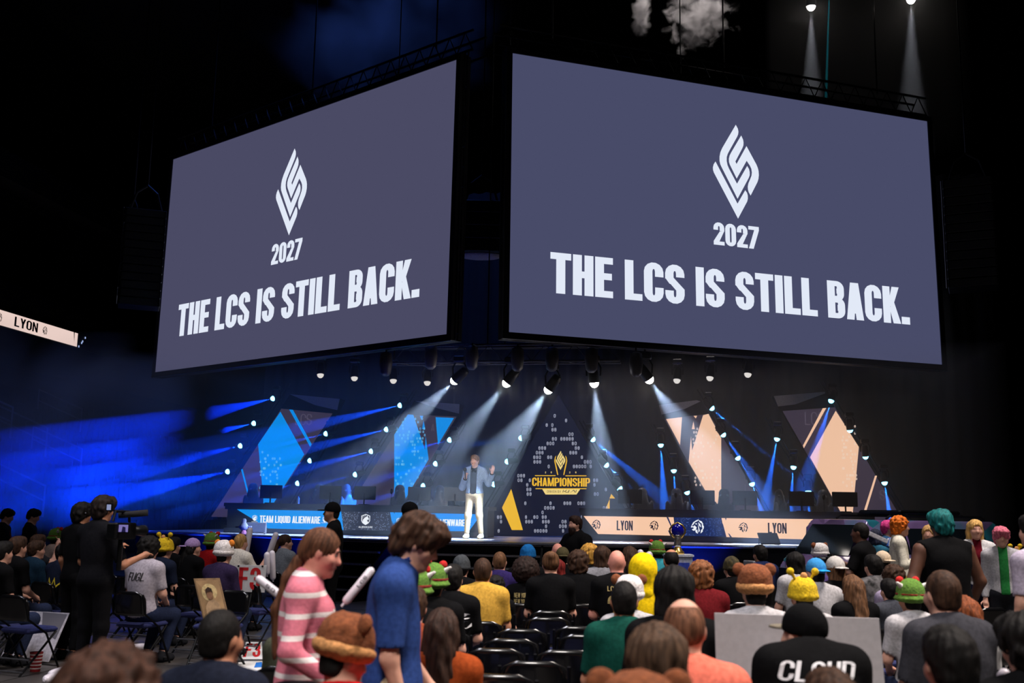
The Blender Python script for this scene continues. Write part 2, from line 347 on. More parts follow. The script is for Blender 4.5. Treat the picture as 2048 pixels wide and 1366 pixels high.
# ------------------------------------------------------------------ the two hanging screens
SW, SH = 11.022, 6.2; PSI = math.radians(28.957); TILT = math.radians(-0.72)
M_face = [mat('projection_grey_a', (74, 74, 100), emit=1.0), mat('projection_grey_b', (72, 75, 104), emit=1.0)]
M_print = mat('projection_white', (226, 233, 247), emit=1.0)
def letters(txt, fn, x0, y0, x1, y1, m, root, gap=.05, **k):
    """each letter a part of its own"""
    tot = sum(glyph(c, **k)[1] + gap for c in txt) - gap; x = 0.0
    for c in txt:
        q, a = glyph(c, **k)
        if q:
            mb = MB()
            for p in q: mb.add([fn(x0 + (px + x) / tot * (x1 - x0), y0 + py * (y1 - y0)) for px, py in p], [tuple(range(len(p)))])
            mb.build('letter', m, root)
        x += a + gap
def screen(sg, p0, side):
    dx = np.array([sg * math.cos(PSI), math.sin(PSI), 0]); nn = np.array([sg * math.sin(PSI), -math.cos(PSI), 0])
    up = np.array([0, 0, math.cos(TILT)]) + nn * math.sin(TILT); up /= np.linalg.norm(up)
    nn = np.cross(dx, up) * sg; org = np.array(p0, float)
    if sg < 0: org = org + dx * SW; dx = -dx
    if nn @ (CAM - org) < 0: nn = -nn
    fn = lambda u, v, off=0.0: org + dx * (u * SW) + up * (v * SH) + nn * off
    root = empty('projection_screen', tuple(org), label='huge grey hanging screen with white headline and flame emblem, ' + side, cat='screen', group='hanging screens over the stage')
    root.location = (0, 0, 0)
    MB().poly([fn(0, 0, .0), fn(1, 0, .0), fn(1, 1, .0), fn(0, 1, .0)]).build('screen_surface', M_face[sg > 0], root)
    b = .021; bu = b * SH / SW
    mb = MB()
    for a in (((-bu, -b), (1 + bu, -b), (1 + bu, 0), (-bu, 0)), ((-bu, 1), (1 + bu, 1), (1 + bu, 1 + b), (-bu, 1 + b)), ((-bu, 0), (0, 0), (0, 1), (-bu, 1)), ((1, 0), (1 + bu, 0), (1 + bu, 1), (1, 1))):
        mb.slab([fn(u, v, .03) for u, v in a], tuple(nn * -.34))
    mb.build('border', M_frame, root)
    MB().slab([fn(-bu, -b, -.06), fn(1 + bu, -b, -.06), fn(1 + bu, 1 + b, -.06), fn(-bu, 1 + b, -.06)], tuple(nn * -.2)).build('back_panel', M_blackmetal, root)
    mb = MB(); mb.tube([fn(-bu, -b - .002, .02), fn(1 + bu, -b - .002, .02)], .012, 6); mb.build('edge_strip', mat('edge_alu', (150, 155, 170), .3, .9), root)
    fp = lambda u, v: fn(u, v, .012)
    letters('THE LCS IS STILL BACK.', fp, .083, .148, .921, .292, M_print, root, W=.47, S=.205, T=.165, gap=.04)
    letters('2027', fp, .4415, .383, .549, .469, M_print, root, W=.47, S=.20, T=.16, gap=.04)
    for p in LOGO:
        mb = MB(); mb.poly([fp(u, v) for u, v in p]); mb.build('emblem_stroke', M_print, root)
    # truss along the top edge and ladder truss at the inner side
    mb = MB(); q = [fn(-.02, 1.045, -.25), fn(1.02, 1.045, -.25)]; q2 = [fn(-.02, 1.12, -.25), fn(1.02, 1.12, -.25)]
    for y in (-.25, -.7): mb.tube([fn(-.02, 1.045, y), fn(1.02, 1.045, y)], .03, 6); mb.tube([fn(-.02, 1.12, y), fn(1.02, 1.12, y)], .03, 6)
    for k in range(24):
        u = -.02 + k * 1.04 / 24; v = u + 1.04 / 24
        mb.tube([fn(u, 1.045, -.25), fn((u + v) / 2, 1.12, -.25), fn(v, 1.045, -.25)], .016, 5)
    mb.build('top_truss', M_blackmetal, root)
    if sg < 0:
        mb = MB(); u = 1 + bu + .006
        for du in (0, .008): mb.tube([fn(u + du, -b, -.05), fn(u + du, 1 + b, -.05)], .018, 6)
        for k in range(14): v = k / 13.5; mb.tube([fn(u, v, -.05), fn(u + .008, v, -.05)], .014, 5)
        mb.build('ladder_truss', M_steel, root)
    for u in (.1, .5, .9): 
        c = fn(u, 1.12, -.45); MB().tube([c, (c[0], c[1], 23.97)], .02, 5).build('hoist_chain', M_blackmetal, root)
    return fn
FL = screen(-1, (-.67, 0, 5.5), 'above the blue desk')
FR = screen(1, (.67, -.143, 5.5), 'above the car and peach desk')

# ------------------------------------------------------------------ hung loudspeaker arrays
def line_array(px_x, y_top, y_bot, d, wpx, n, label, bend=.02, sub=False):
    top = pd(px_x, y_top, d); bot = pd(px_x, y_bot, d); h = (top[2] - bot[2]) / n; wd = wpx / FPX * d
    o = empty('line_array', (top[0], top[1], 0), math.atan2(CAM[1] - top[1], CAM[0] - top[0]) + math.pi / 2 , label, 'loudspeaker', 'hung loudspeaker arrays')
    for k in range(n):
        z = top[2] - h * (k + .5); y = bend * (k ** 1.6) * .3
        MB().box((0, y, z), (wd / 2, wd * .36, h * .47), bev=h * .06).build('speaker_cabinet', M_blackmetal, o)
        if not sub: MB().box((0, y - wd * .36, z), (wd / 2 - .05, .012, h * .4)).build('grille', mat('grille_cloth', (11, 11, 14), .8), o)
    mb = MB()
    for s in (-1, 1): mb.tube([(s * wd * .4, 0, top[2]), (s * wd * .25, 0, top[2] + .5), (0, 0, top[2] + .7)], .03, 6)
    mb.tube([(0, 0, top[2] + .7), (0, 0, 23.97)], .02, 5); mb.tube([(-wd * .42, 0, top[2] + .03), (wd * .42, 0, top[2] + .03)], .04, 6)
    mb.build('rigging', M_blackmetal, o)
    mb = MB(); mb.tube([(-wd * .5 - .03, -wd * .3, top[2]), (-wd * .5 - .03, -wd * .3 + bend * n, bot[2])], .012, 5); mb.build('side_rail', M_steel, o)
    return o
line_array(292, 425, 618, 26, 78, 12, 'tall black hung loudspeaker array beside the screen over the camera crew')
line_array(264, 448, 545, 27.5, 26, 7, 'slim black hung loudspeaker column behind the array over the camera crew')
line_array(1935, 365, 582, 24, 92, 12, 'tall black hung loudspeaker array beside the screen over the car')
o = line_array(963, 408, 515, 24.5, 84, 4, 'black hung subwoofer stack in the gap between the two screens', 0, True)
c = pd(963, 518, 24.5)
mb = MB(); mb.lathe([(.02, -.03), (.42, -.03), (.5, .02), (.5, .05)], n=24, sy=.55); u_ = mb.smooth().build('bottom_cover', mat('grey_cover', (120, 112, 122), .8), o); u_.location = (0, 0, c[2])

# ------------------------------------------------------------------ stage
SZ = 1.2
M_deck = mat('stage_deck', (214, 212, 222), .32, var=.06, scale=2.0)
M_navy = mat('desk_navy', (34, 38, 52), .55, var=.08)
M_sface = mat('stage_skirt', (22, 24, 32), .6, var=.15)
front = [(-9.6, 3.7), (-6.9, 3.0), (-3.7, 1.05), (-1.2, .1), (1.6, .3), (4.4, 1.75), (7.2, 3.0), (9.8, 3.5)]
st = empty('stage_platform', (0, 0, 0), label='wide pale-topped stage with a black skirt and pointed apron', cat='stage')
MB().slab([(x, y, SZ) for x, y in front] + [(9.8, 10.4, SZ), (-9.6, 10.4, SZ)], (0, 0, -.07)).build('deck', M_deck, st)
MB().slab([(x, y + .03, SZ - .07) for x, y in front] + [(9.7, 10.3, SZ - .07), (-9.5, 10.3, SZ - .07)], (0, 0, -1.13)).build('skirt', M_sface, st)
mb = MB()
for a, b in zip(front[:-1], front[1:]): mb.tube([(a[0], a[1] - .012, SZ - .035), (b[0], b[1] - .012, SZ - .035)], .022, 6)
mb.build('edge_trim', mat('stage_edge', (150, 152, 165), .3, .7), st)
def steps(c, rz, n, wd, label):
    o = empty('stage_steps', c, rz, label, 'steps', 'steps up to the stage')
    for k in range(n):
        MB().box((0, -.28 * (n - k) + .14, SZ * (k + 1) / (n + 1) - .03), (wd / 2, .15, .03)).build('tread', M_blackmetal, o)
        MB().box((0, -.28 * (n - k) - .012, SZ * (k + 1) / (n + 1) - .02), (wd / 2, .008, .02)).build('nosing', mat('nosing_alu', (190, 190, 200), .3, .7), o)
    for s in (-1, 1):
        MB().slab([(s * wd / 2, 0, 0), (s * wd / 2, 0, SZ - .05), (s * wd / 2, -.28 * n, SZ / (n + 1) - .04), (s * wd / 2, -.28 * n, 0)], (s * .04, 0, 0)).build('stringer', M_blackmetal, o)
    return o
def handrail(o, x, n):
    mb = MB(); mb.tube([(x, -.28 * n, .2), (x, -.28 * n, 1.1), (x, 0, SZ + .85), (x, 0, SZ)], .02, 6); mb.tube([(x, -.28 * n, .65), (x, 0, SZ + .4)], .016, 6); mb.build('hand_rail', M_steel, o)
s1 = steps((-2.6, .625, 0), math.radians(-20.8), 4, 1.5, 'short black steps with silver nosings below the host'); 
s2 = steps((.15, .19, 0), math.radians(4.1), 4, 2.4, 'wide black steps with silver nosings at the stage point')

DY = 4.0                                            # plane of the desk fronts
def flat(pts, Y): return [pY(x, y, Y) for x, y in pts]
def on_plane(Y):
    return lambda x, y: pY(x, y, Y)
M_blue = mat('led_blue', (6, 146, 240), emit=1.0); M_peach = mat('led_peach', (255, 206, 172), emit=1.0)
M_lednavy = mat('led_navy', (44, 50, 70), emit=1.0); M_ledblue2 = mat('led_deep_navy', (18, 40, 92), emit=1.0)
M_white = mat('led_white', (246, 250, 255), emit=1.0); M_inknavy = mat('led_ink', (26, 22, 44), emit=1.0); M_dot = mat('led_dot', (128, 138, 162), emit=1.0)
M_plum = mat('led_plum', (58, 50, 66), emit=1.0)
def px_text(mb, txt, x0, yb, x1, yt, Y, **k):
    """text whose pixel box is given, laid level on the plane Y"""
    a = pY(x0, yb, Y); b = pY(x1, yb, Y); t = pY(x0, yt, Y)
    return text_on(mb, txt, lambda u, v: (u, Y, v), a[0], a[2], b[0], t[2], **k)
def px_emblem(kind, mb, x, y, hpx, Y):
    c = pY(x, y, Y); s = hpx * (Y - CAM[1]) / FPX * 1.02
    kind(mb, lambda u, v: (c[0] + u * s, Y, c[2] + v * s)); return mb
def desk(x0, x1, label, grp='player desks'):
    o = empty('player_desk', (0, 0, 0), label=label, cat='desk', group=grp)
    MB().box(((x0 + x1) / 2, DY + .45, SZ + .33), ((x1 - x0) / 2, .42, .33)).build('body', M_navy, o)
    MB().box(((x0 + x1) / 2, DY + .4, SZ + .7), ((x1 - x0) / 2 + .05, .5, .045)).build('desk_top', mat('desk_top', (26, 29, 40), .4), o)
    MB().box(((x0 + x1) / 2, DY - .02, SZ + .62), ((x1 - x0) / 2 + .03, .05, .035)).build('upper_rail', M_navy, o)
    MB().box(((x0 + x1) / 2, DY - .02, SZ + .06), ((x1 - x0) / 2 + .03, .05, .06)).build('plinth', M_navy, o)
    return o
dl = desk(-7.3, -.55, 'long player desk with bright blue lettered display front')
dr = desk(1.75, 8.4, 'long player desk with peach lettered display front and lion heads')
Yd = DY - .03
for pts, m_, nm in (([(473.5, 1018.5), (681, 1022.5), (686, 1060.5), (536, 1057)], M_blue, 'blue_display'), ([(780, 1024.5), (962, 1028.5), (937, 1062.5), (787, 1062)], M_blue, 'blue_display'), ([(683, 1022.7), (779.5, 1024.5), (786, 1062), (687.5, 1060.5)], M_lednavy, 'navy_display')):
    MB().slab(flat(pts, Yd), (0, .05, 0)).build(nm, m_, dl)
for pts, m_, nm in (([(1167, 1032), (1347, 1034.5), (1351, 1071.5), (1196, 1068)], M_peach, 'peach_display'), ([(1443, 1036), (1690, 1039), (1690, 1082), (1450, 1074)], M_peach, 'peach_display'), ([(1348, 1034.6), (1442, 1036), (1449, 1073.5), (1352, 1071.5)], M_ledblue2, 'navy_display')):
    MB().slab(flat(pts, Yd), (0, .05, 0)).build(nm, m_, dr)
Yt = Yd - .008
mb = MB(); px_text(mb, 'TEAM LIQUID ALIENWARE', 519, 1045, 640.5, 1031, Yt, W=.44, S=.17, T=.14, gap=.035); mb.build('lettering', M_white, dl)
mb = MB(); px_text(mb, 'TEAM LIQUID ALIENWARE', 808, 1050.3, 929.5, 1037, Yt, W=.44, S=.17, T=.14, gap=.035); mb.build('lettering', M_white, dl)
for x, y, h in ((509.5, 1036, 12), (650, 1039, 12), (798, 1042, 12), (936.5, 1044, 12), (731.3, 1039, 22)):
    px_emblem(shield, MB(), x, y, h, Yt).build('shield_emblem', M_white, dl)
for x, y, w_ in ((503, 1043.6, 12), (643, 1046, 12), (717, 1055.4, 28), (792, 1049, 12), (933, 1050.5, 9)):
    px_text(MB(), 'ALIENWARE', x, y, x + w_, y - (3.2 if w_ > 20 else 1.3), Yt, W=.6, S=.16, T=.2, gap=.14).build('small_lettering', M_white, dl)
mb = MB()
for k in range(230):
    x = random.uniform(685, 779) ; y = random.uniform(1024, 1060)
    if 716 < x < 747 and 1026 < y < 1057: continue
    p = pY(x, y, Yt); r = .009; mb.add([(p[0] - r, Yt, p[2] - r), (p[0] + r, Yt, p[2] - r), (p[0] + r, Yt, p[2] + r), (p[0] - r, Yt, p[2] + r)], [(0, 1, 2, 3)])
mb.build('dot_pattern', M_dot, dl, kind='stuff')
mb = MB(); mb.poly(flat([(784, 1041), (787, 1050), (789, 1062), (786.5, 1062)], Yt)); mb.poly(flat([(787.5, 1024.8), (789.5, 1024.8), (789, 1028)], Yt)); mb.build('slash', M_lednavy, dl)
mb = MB(); px_text(mb, 'LYON', 1233.5, 1060.5, 1265.5, 1041, Yt, W=.46, S=.165, T=.14, gap=.05); mb.build('lettering', M_inknavy, dr)
mb = MB(); px_text(mb, 'LYON', 1536, 1066.5, 1573.5, 1045.5, Yt, W=.46, S=.165, T=.14, gap=.05); mb.build('lettering', M_inknavy, dr)
for x, y in ((1192.5, 1049), (1308, 1051), (1486.5, 1054.5), (1624.5, 1056)): px_emblem(lion, MB(), x, y, 19, Yt).build('lion_emblem', M_inknavy, dr)
px_emblem(lion, MB(), 1395, 1053, 27, Yt).build('lion_emblem', M_white, dr)
mb = MB()
for p in ([(1333, 1034.4), (1336.5, 1034.4), (1346.5, 1059), (1343.5, 1057)], [(1336, 1061), (1338, 1060.6), (1343.5, 1071.4), (1340.5, 1071.4)], [(1443, 1045), (1446, 1048), (1453, 1074), (1450, 1074)], [(1456, 1066), (1459, 1068), (1464, 1074.6), (1460, 1074.6)], [(1450, 1036.2), (1453, 1036.2), (1452, 1041)]): mb.poly(flat(p, Yt))
mb.build('slash', M_ledblue2, dr)
mb = MB()
for k in range(200):
    x = random.uniform(1352, 1444); y = random.uniform(1036, 1071)
    if 1380 < x < 1411 and 1037 < y < 1069: continue
    p = pY(x, y, Yt); r = .008; mb.add([(p[0] - r, Yt, p[2] - r), (p[0] + r, Yt, p[2] - r), (p[0] + r, Yt, p[2] + r), (p[0] - r, Yt, p[2] + r)], [(0, 1, 2, 3)])
mb.build('dot_pattern', mat('led_dot_b', (70, 96, 160), emit=1.0), dr, kind='stuff')

# ------------------------------------------------------------------ slanted display panels behind the desks
PY = 7.0
def panel(label, face, lit, m_lit, cap, m_cap, capdark):
    o = empty('slanted_display', (0, 0, 0), label=label, cat='display', group='slanted stage displays')
    q = flat(face, PY)
    lo = q[3][2]; 
    if lo > SZ: pass
    MB().slab([p + np.array([0, .02, 0]) for p in q], (0, .35, 0)).build('housing', M_blackmetal, o)
    MB().poly([p + np.array([0, -.0, 0]) for p in q]).build('led_face', M_plum, o)
    for p in lit: MB().poly([a + np.array([0, -.012, 0]) for a in flat(p, PY)]).build('lit_shape', m_lit, o)
    MB().slab([a + np.array([0, -.05, 0]) for a in flat(capdark, PY)], (0, .45, 0)).build('cap', M_black, o)
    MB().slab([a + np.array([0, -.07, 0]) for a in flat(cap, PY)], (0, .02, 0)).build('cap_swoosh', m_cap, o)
    return o
def c6(*p): return [(440 + x / 3.657, 760 + y / 3.657) for x, y in p]
def c8(*p): return [(1300 + x / 3.657, 760 + y / 3.657) for x, y in p]
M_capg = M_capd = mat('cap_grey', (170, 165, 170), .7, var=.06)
P1 = panel('slanted blue display with a diagonal stripe, outermost behind the blue desk', c6((452, 205), (824, 243), (325, 1010), (-65, 1000)),
      [c6((443, 232), (618, 545), (325, 1008), (312, 800), (280, 470)), c6((503, 208), (530, 210), (672, 470), (660, 490)), c6((155, 655), (167, 650), (222, 870), (206, 850))], M_blue,
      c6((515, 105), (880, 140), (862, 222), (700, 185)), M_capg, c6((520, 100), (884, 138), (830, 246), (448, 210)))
P2 = panel('slanted blue display with a dark letter shape, behind the host', c6((1372, 248), (1732, 265), (1275, 1030), (880, 1030)),
      [c6((1375, 252), (1415, 255), (1500, 510), (1505, 410), (1527, 580), (1275, 1010), (1275, 400)), c6((1462, 262), (1488, 262), (1475, 292)), c6((1490, 295), (1502, 360), (1478, 360)), c6((1578, 272), (1712, 278), (1595, 475))], M_blue,
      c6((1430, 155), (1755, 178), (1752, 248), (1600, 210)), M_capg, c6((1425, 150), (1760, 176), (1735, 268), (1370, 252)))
P3 = panel('slanted peach display with a dark letter shape, beside the centre triangle', c8((105, 285), (432, 248), (885, 1020), (520, 1030)),
      [c8((115, 282), (235, 268), (220, 478)), c8((388, 258), (428, 248), (521, 425), (521, 1010), (283, 600), (300, 410), (308, 515)), c8((318, 262), (345, 262), (335, 282)), c8((318, 300), (328, 360), (305, 360))], M_peach,
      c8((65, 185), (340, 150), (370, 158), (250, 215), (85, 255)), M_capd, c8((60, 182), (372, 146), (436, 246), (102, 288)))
P4 = panel('slanted peach display with a diagonal stripe, outermost behind the car', c8((968, 225), (1352, 200), (1850, 1030), (1428, 1030)),
      [c8((1358, 225), (1527, 490), (1478, 1020), (1425, 1020), (1170, 565)), c8((1265, 203), (1290, 203), (1125, 500), (1118, 480)), c8((1645, 700), (1660, 700), (1565, 1015), (1545, 1015))], M_peach,
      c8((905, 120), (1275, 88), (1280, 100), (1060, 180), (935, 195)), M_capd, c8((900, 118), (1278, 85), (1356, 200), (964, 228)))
M_ghost = mat('led_ghost', (84, 76, 92), emit=1.0)
for o, x, y, h, t in ((P1, 590, 850, 22, 'LCS'), (P2, 862, 862, 14, 'A'), (P3, 1490, 985, 16, 'LCS'), (P4, 1610, 850, 26, 'LCS'), (P4, 1760, 1000, 20, 'S')):
    px_text(MB(), t, x, y, x + len(t) * h * .5, y - h, PY - .006, W=.5, S=.09, T=.07, gap=.06).build('ghost_lettering', M_ghost, o)
mb1, mb2, mb3 = MB(), MB(), MB()
for mb, n_, box_, sh in ((mb1, 70, (518, 600, 900, 985), None), (mb2, 90, (790, 850, 840, 985), None)):
    for k in range(n_):
        x = random.uniform(box_[0], box_[1]); y = box_[2] + round(random.uniform(0, box_[3] - box_[2]) / 6.5) * 6.5
        if mb is mb1 and not (x - 520 < (985 - y) * .05 + 45 and y > 900 + (x - 520) * .5): continue
        if mb is mb2 and x > 857 - (y - 918) * .57 and y > 918: continue
        px_text(mb, '0', x, y, x + 3, y - 4.6, PY - .02, W=.5, S=.16, T=.14)
mb1.build('digit_pattern', mat('led_pale_blue', (110, 200, 250), emit=1.0), P1, kind='stuff'); mb2.build('digit_pattern', MATS['led_pale_blue'], P2, kind='stuff')
for P_, bx in ((P3, (1385, 1440, 860, 980)), (P4, (1680, 1712, 855, 990))):
    mb = MB()
    for k in range(42): x = random.uniform(bx[0], bx[1]); y = bx[2] + round(random.uniform(0, bx[3] - bx[2]) / 7.0) * 7.0; px_text(mb, '0', x, y, x + 3, y - 4.6, PY - .02, W=.5, S=.16, T=.14)
    mb.build('digit_pattern', mat('led_pale_peach', (255, 226, 206), emit=1.0), P_, kind='stuff')

# ------------------------------------------------------------------ centre triangle
TY = 6.6
tri = empty('triangle_display', (0, 0, 0), label='tall triangular display with gold CHAMPIONSHIP emblem and scattered zeros', cat='display')
apex, bl, br = (1117, 790), (955, 1072), (1283, 1072)
MB().slab([a + np.array([0, .02, 0]) for a in flat([apex, bl, br], TY)], (0, .3, 0)).build('housing', M_blackmetal, tri)
MB().poly(flat([apex, bl, br], TY)).build('led_face', mat('led_midnight', (16, 22, 44), emit=1.0), tri)
M_gold = mat('led_gold', (252, 196, 52), emit=1.0); M_gold2 = mat('led_pale_gold', (255, 226, 140), emit=1.0)
for p in ([(1022.6, 978), (1045.8, 1060), (1023.7, 1060), (1004, 1015.4)], [(987, 1047), (987, 1062), (976.4, 1062)], [(1222.6, 987.6), (1230.5, 997), (1219, 997)], [(1219.5, 998), (1219.5, 1021), (1209.8, 1021)]):
    MB().poly([a + np.array([0, -.012, 0]) for a in flat(p, TY)]).build('gold_shape', M_gold, tri)
mb = MB(); px_text(mb, 'CHAMPIONSHIP', 1064, 972, 1180, 955, TY - .03, W=.5, S=.18, T=.15, gap=.05); mb.build('lettering', M_gold, tri)
for x0, x1, y in ((1070, 1111, 950.5), (1131, 1173, 950.8), (1071, 1173, 976.5)):
    MB().poly(flat([(x0, y), (x1, y), (x1, y + 1.7), (x0, y + 1.7)], TY - .025)).build('gold_line', M_gold, tri)
MB().poly(flat([(1084, 977.5), (1161, 977.5), (1153, 989), (1091, 989)], TY - .022)).build('gold_plate', M_gold2, tri)
mb = MB(); px_text(mb, 'DRIVEN BY', 1094, 985.3, 1122, 980.6, TY - .03, W=.55, S=.1, T=.1, gap=.12); mb.build('small_lettering', M_inknavy, tri)
mb = MB()
for p in ([(1125, 985), (1126.2, 985), (1127.6, 980), (1126.4, 980)], [(1127.2, 983.2), (1133, 980), (1135, 980), (1128.4, 983.6)], [(1128.4, 982.6), (1132, 985), (1137.5, 985), (1139, 980), (1137.6, 980), (1136.4, 984), (1132.6, 984), (1129.8, 982.2)], [(1140, 985), (1141.3, 985), (1146.6, 980), (1148.4, 980), (1150.8, 985), (1149.3, 985), (1147.4, 981)], [(1150.8, 985), (1152, 985), (1153.4, 980), (1152.2, 980)]): mb.poly(flat(p, TY - .03))
mb.build('badge_strokes', M_inknavy, tri)
ce = pY(1121.5, 921, TY); sc = 38 * (TY - CAM[1]) / FPX / .367
for p in LOGO:
    MB().poly([(ce[0] + (u - .5) * sc * 1.70, TY - .03, ce[2] + (v - .6755) * sc) for u, v in p]).build('gold_emblem_stroke', M_gold2, tri)
for s in (-1, 1):
    mb = MB(); mb.poly([a for a in flat([(1121.5 + s * 5, 950), (1121.5 + s * 7, 950), (1121.5 + s * 10, 936), (1121.5 + s * 13, 922), (1121.5 + s * 11.5, 914), (1121.5 + s * 9, 911), (1121.5 + s * 11, 921), (1121.5 + s * 8, 934)], TY - .03)]); mb.build('gold_flame', M_gold, tri)
mb = MB()
for x, ch in ((1090, '2'), (1101.5, '0'), (1138.5, '2'), (1150.5, '6')): px_text(mb, ch, x, 946.5, x + 2.2, 943, TY - .03, W=.5, S=.16, T=.16)
mb.build('year_lettering', M_gold2, tri)
mb = MB(); rnd = random.Random(3)
for r in range(27):
    y = 822 + r * 9.2; half = (y - 797) * .56
    n_ = int(half * 2 / 5.6); runs = 0
    for k in range(n_):
        x = 1117 - half + 4 + k * 5.6
        if x > 1117 + half - 7: continue
        if 1060 < x < 1184 and 905 < y < 997 and (abs(x - 1121) < 20 or y > 946): continue
        if 1002 < x < 1046 and y > 975: continue
        dens = .34 if x < 1150 else .18
        if y > 950 and x > 1100: dens = .16
        if runs > 0 or rnd.random() < dens * .55:
            runs = runs - 1 if runs > 0 else rnd.choice((0, 0, 1, 1, 2)); px_text(mb, '0', x, y + 4, x + 3.7, y - 3, TY - .016, W=.5, S=.13, T=.11)
            if rnd.random() < .75: q = flat([(x + 1, y + .2), (x + 2.7, y + 1.3), (x + 2.7, y + .4), (x + 1, y - .8)], TY - .016); mb.poly(q)
mb.build('zero_pattern', mat('led_lilac', (190, 194, 214), emit=1.0), tri, kind='stuff')
# ================================================================== STAGE LIGHTS AND HAZE
M_lensb = mat('lens_blue', (120, 215, 255), emit=6.0); M_lensw = mat('lens_white', (255, 244, 235), emit=25.0); M_lensd = mat('lens_dim', (210, 205, 200), emit=1.2)
def fixture(size, m_lens):
    """moving head: base, yoke, head and glowing lens; lens looks along local -Z of the head"""
    o = empty('moving_head_light')
    head = MB(); head.lathe([(.05, .20), (.085, .18), (.10, .06), (.105, -.10), (.10, -.13)], n=14); hd = head.smooth().build('head', M_blackmetal, o)
    ln = MB(); ln.lathe([(.01, -.225), (.045, -.212), (.075, -.18), (.088, -.14), (.088, -.12)], n=16); ln.smooth().build('lens', m_lens, hd)
    y = MB()
    y.tube([(-.13, 0, 0), (-.14, 0, .16), (-.08, 0, .27), (.08, 0, .27), (.14, 0, .16), (.13, 0, 0)], .018, 6); y.build('yoke', M_blackmetal, o)
    MB().tube([(0, 0, .33), (0, .26, .30)], .02, 6).build('clamp_arm', M_blackmetal, o)
    b = MB(); b.box((0, 0, .33), (.12, .1, .06), bev=.02); b.build('base', M_blackmetal, o)
    return o
FIX = {}
def place_light(p, target, size, m_lens, key, label, group, deg=None, energy=0, col=(1, 1, 1), blend=.4, lamp='beam_lamp'):
    if key not in FIX: FIX[key] = o = fixture(size, m_lens)
    else: o = copy_tree(FIX[key])
    o.location = p; o.scale = (size,) * 3
    hd = [c for c in o.children if c.name.startswith('head')][0]
    dvec = Vector(target) - Vector(p)
    hd.rotation_euler = dvec.to_track_quat('-Z', 'Y').to_euler()
    tag(o, label, 'stage light', group)
    if energy:
        s = spot(lamp, Vector(p) + dvec.normalized() * .25 * size, target, deg, energy, col, blend, r=.006 if deg < 15 else .04)
    return o
# white profile spots on the truss over the stage front
def wp(x, y): return pY(x, y, 1.5)
WHITE = [((919, 752), (-5.2, 3.2, 1.2), 26), ((1022, 755), (-1.9, 1.9, 1.9), 24), ((1105, 768), (-1.2, 2.2, 1.2), 34), ((1187, 752), (2.6, 2.0, 1.2), 26), ((1290, 747), (6.0, 3.0, 1.2), 30)]
for (x, y), t, dg in WHITE:
    place_light(tuple(wp(x, y)), t, 1.15, M_lensw, 'w', 'lit white spotlight throwing a pale beam, hung under the stage truss', 'lit white spotlights', dg, 7500, (.50, .69, 1.0), .6)
for x, y in ((641, 740), (709, 746), (787, 751), (855, 755), (1355, 750), (1421, 745), (1497, 738)):
    p = pY(x, y, 3.4); place_light(tuple(p), (p[0] * .9, 2.5, 1.2), .95, M_lensd, 'd', 'unlit spotlight with a faint warm lens, hung under the screens', 'unlit spotlights under the screens')
    MB().tube([(p[0], 3.4, p[2] + .3), (p[0], 3.4, 5.75)], .02, 6).build('drop_pipe', M_blackmetal, label='thin black drop pipe holding an unlit spotlight under the screens', cat='pipe', group='drop pipes under the screens')
lb = empty('lighting_bar', (0, 0, 0), label='long thin black lighting bar behind the screens', cat='truss')
MB().tube([(-5.4, 3.4, 5.74), (6.1, 3.4, 5.74)], .03, 8).build('bar', M_blackmetal, lb)
for x in (-3.0, 4.2): MB().tube([(x, 3.4, 5.74), (x, 3.4, 23.97)], .015, 5).build('hoist_chain', M_blackmetal, lb)
# the truss they hang from
tr = empty('lighting_truss', (0, 0, 0), label='black box truss carrying the white spotlights under the screens', cat='truss')
za = pY(1090, 716, 1.7)[2]
for dy, dz in ((0, 0), (.35, 0), (0, .38), (.35, .38)): MB().tube([(-2.3, 1.5 + dy, za + dz - .1), (2.85, 1.5 + dy, za + dz - .1)], .028, 8).build('chord', mat('truss_alu', (70, 70, 76), .4, .7), tr)
for k in range(8):
    x = -2.3 + k * .64; mb = MB(); mb.tube([(x, 1.5, za - .1), (x + .3, 1.5, za + .28), (x + .64, 1.5, za - .1)], .014, 5); mb.tube([(x, 1.5, za - .1), (x + .3, 1.85, za - .1), (x + .64, 1.5, za - .1)], .012, 5); mb.build('lattice', MATS['truss_alu'], tr)
for x in (-.15, .25): MB().tube([(x, 1.67, za + .28), (x, 1.67, 23.97)], .015, 5).build('hoist_chain', M_blackmetal, tr)
for i, (x, y) in enumerate(((944, 709), (1035, 712), (1104, 712), (1183, 714), (1272, 722), (772, 722), (862, 708))):
    p = pY(x, y, 1.2); o = empty('wash_light', tuple(p), label='unlit dark wash light with rounded body clamped to the stage truss' if i not in (4, 5) else 'unlit dark wash light with rounded body clamped under a screen edge', cat='stage light', group='unlit wash lights on the truss' if i not in (4, 5) else 'unlit wash lights under the screen edges')
    MB().lathe([(.05, .2), (.13, .16), (.15, -.05), (.12, -.28), (.06, -.34)], n=14).smooth().build('body', mat('wash_body', (52, 48, 52), .5), o)
    MB().tube([(0, 0, .15), (0, .02, .25), (0, .30, za + .28 - p[2])] if i not in (4, 5) else [(0, 0, .15), (0, 0, 5.40 - p[2])], .02, 6).build('clamp', M_blackmetal, o)
p = wp(1290, 747); MB().tube([(p[0], p[1], p[2] + .3), (p[0], p[1], 5.40)], .022, 6).build('drop_pipe', M_blackmetal, label='thin black drop pipe holding a lit spotlight under the screen edge', cat='pipe')
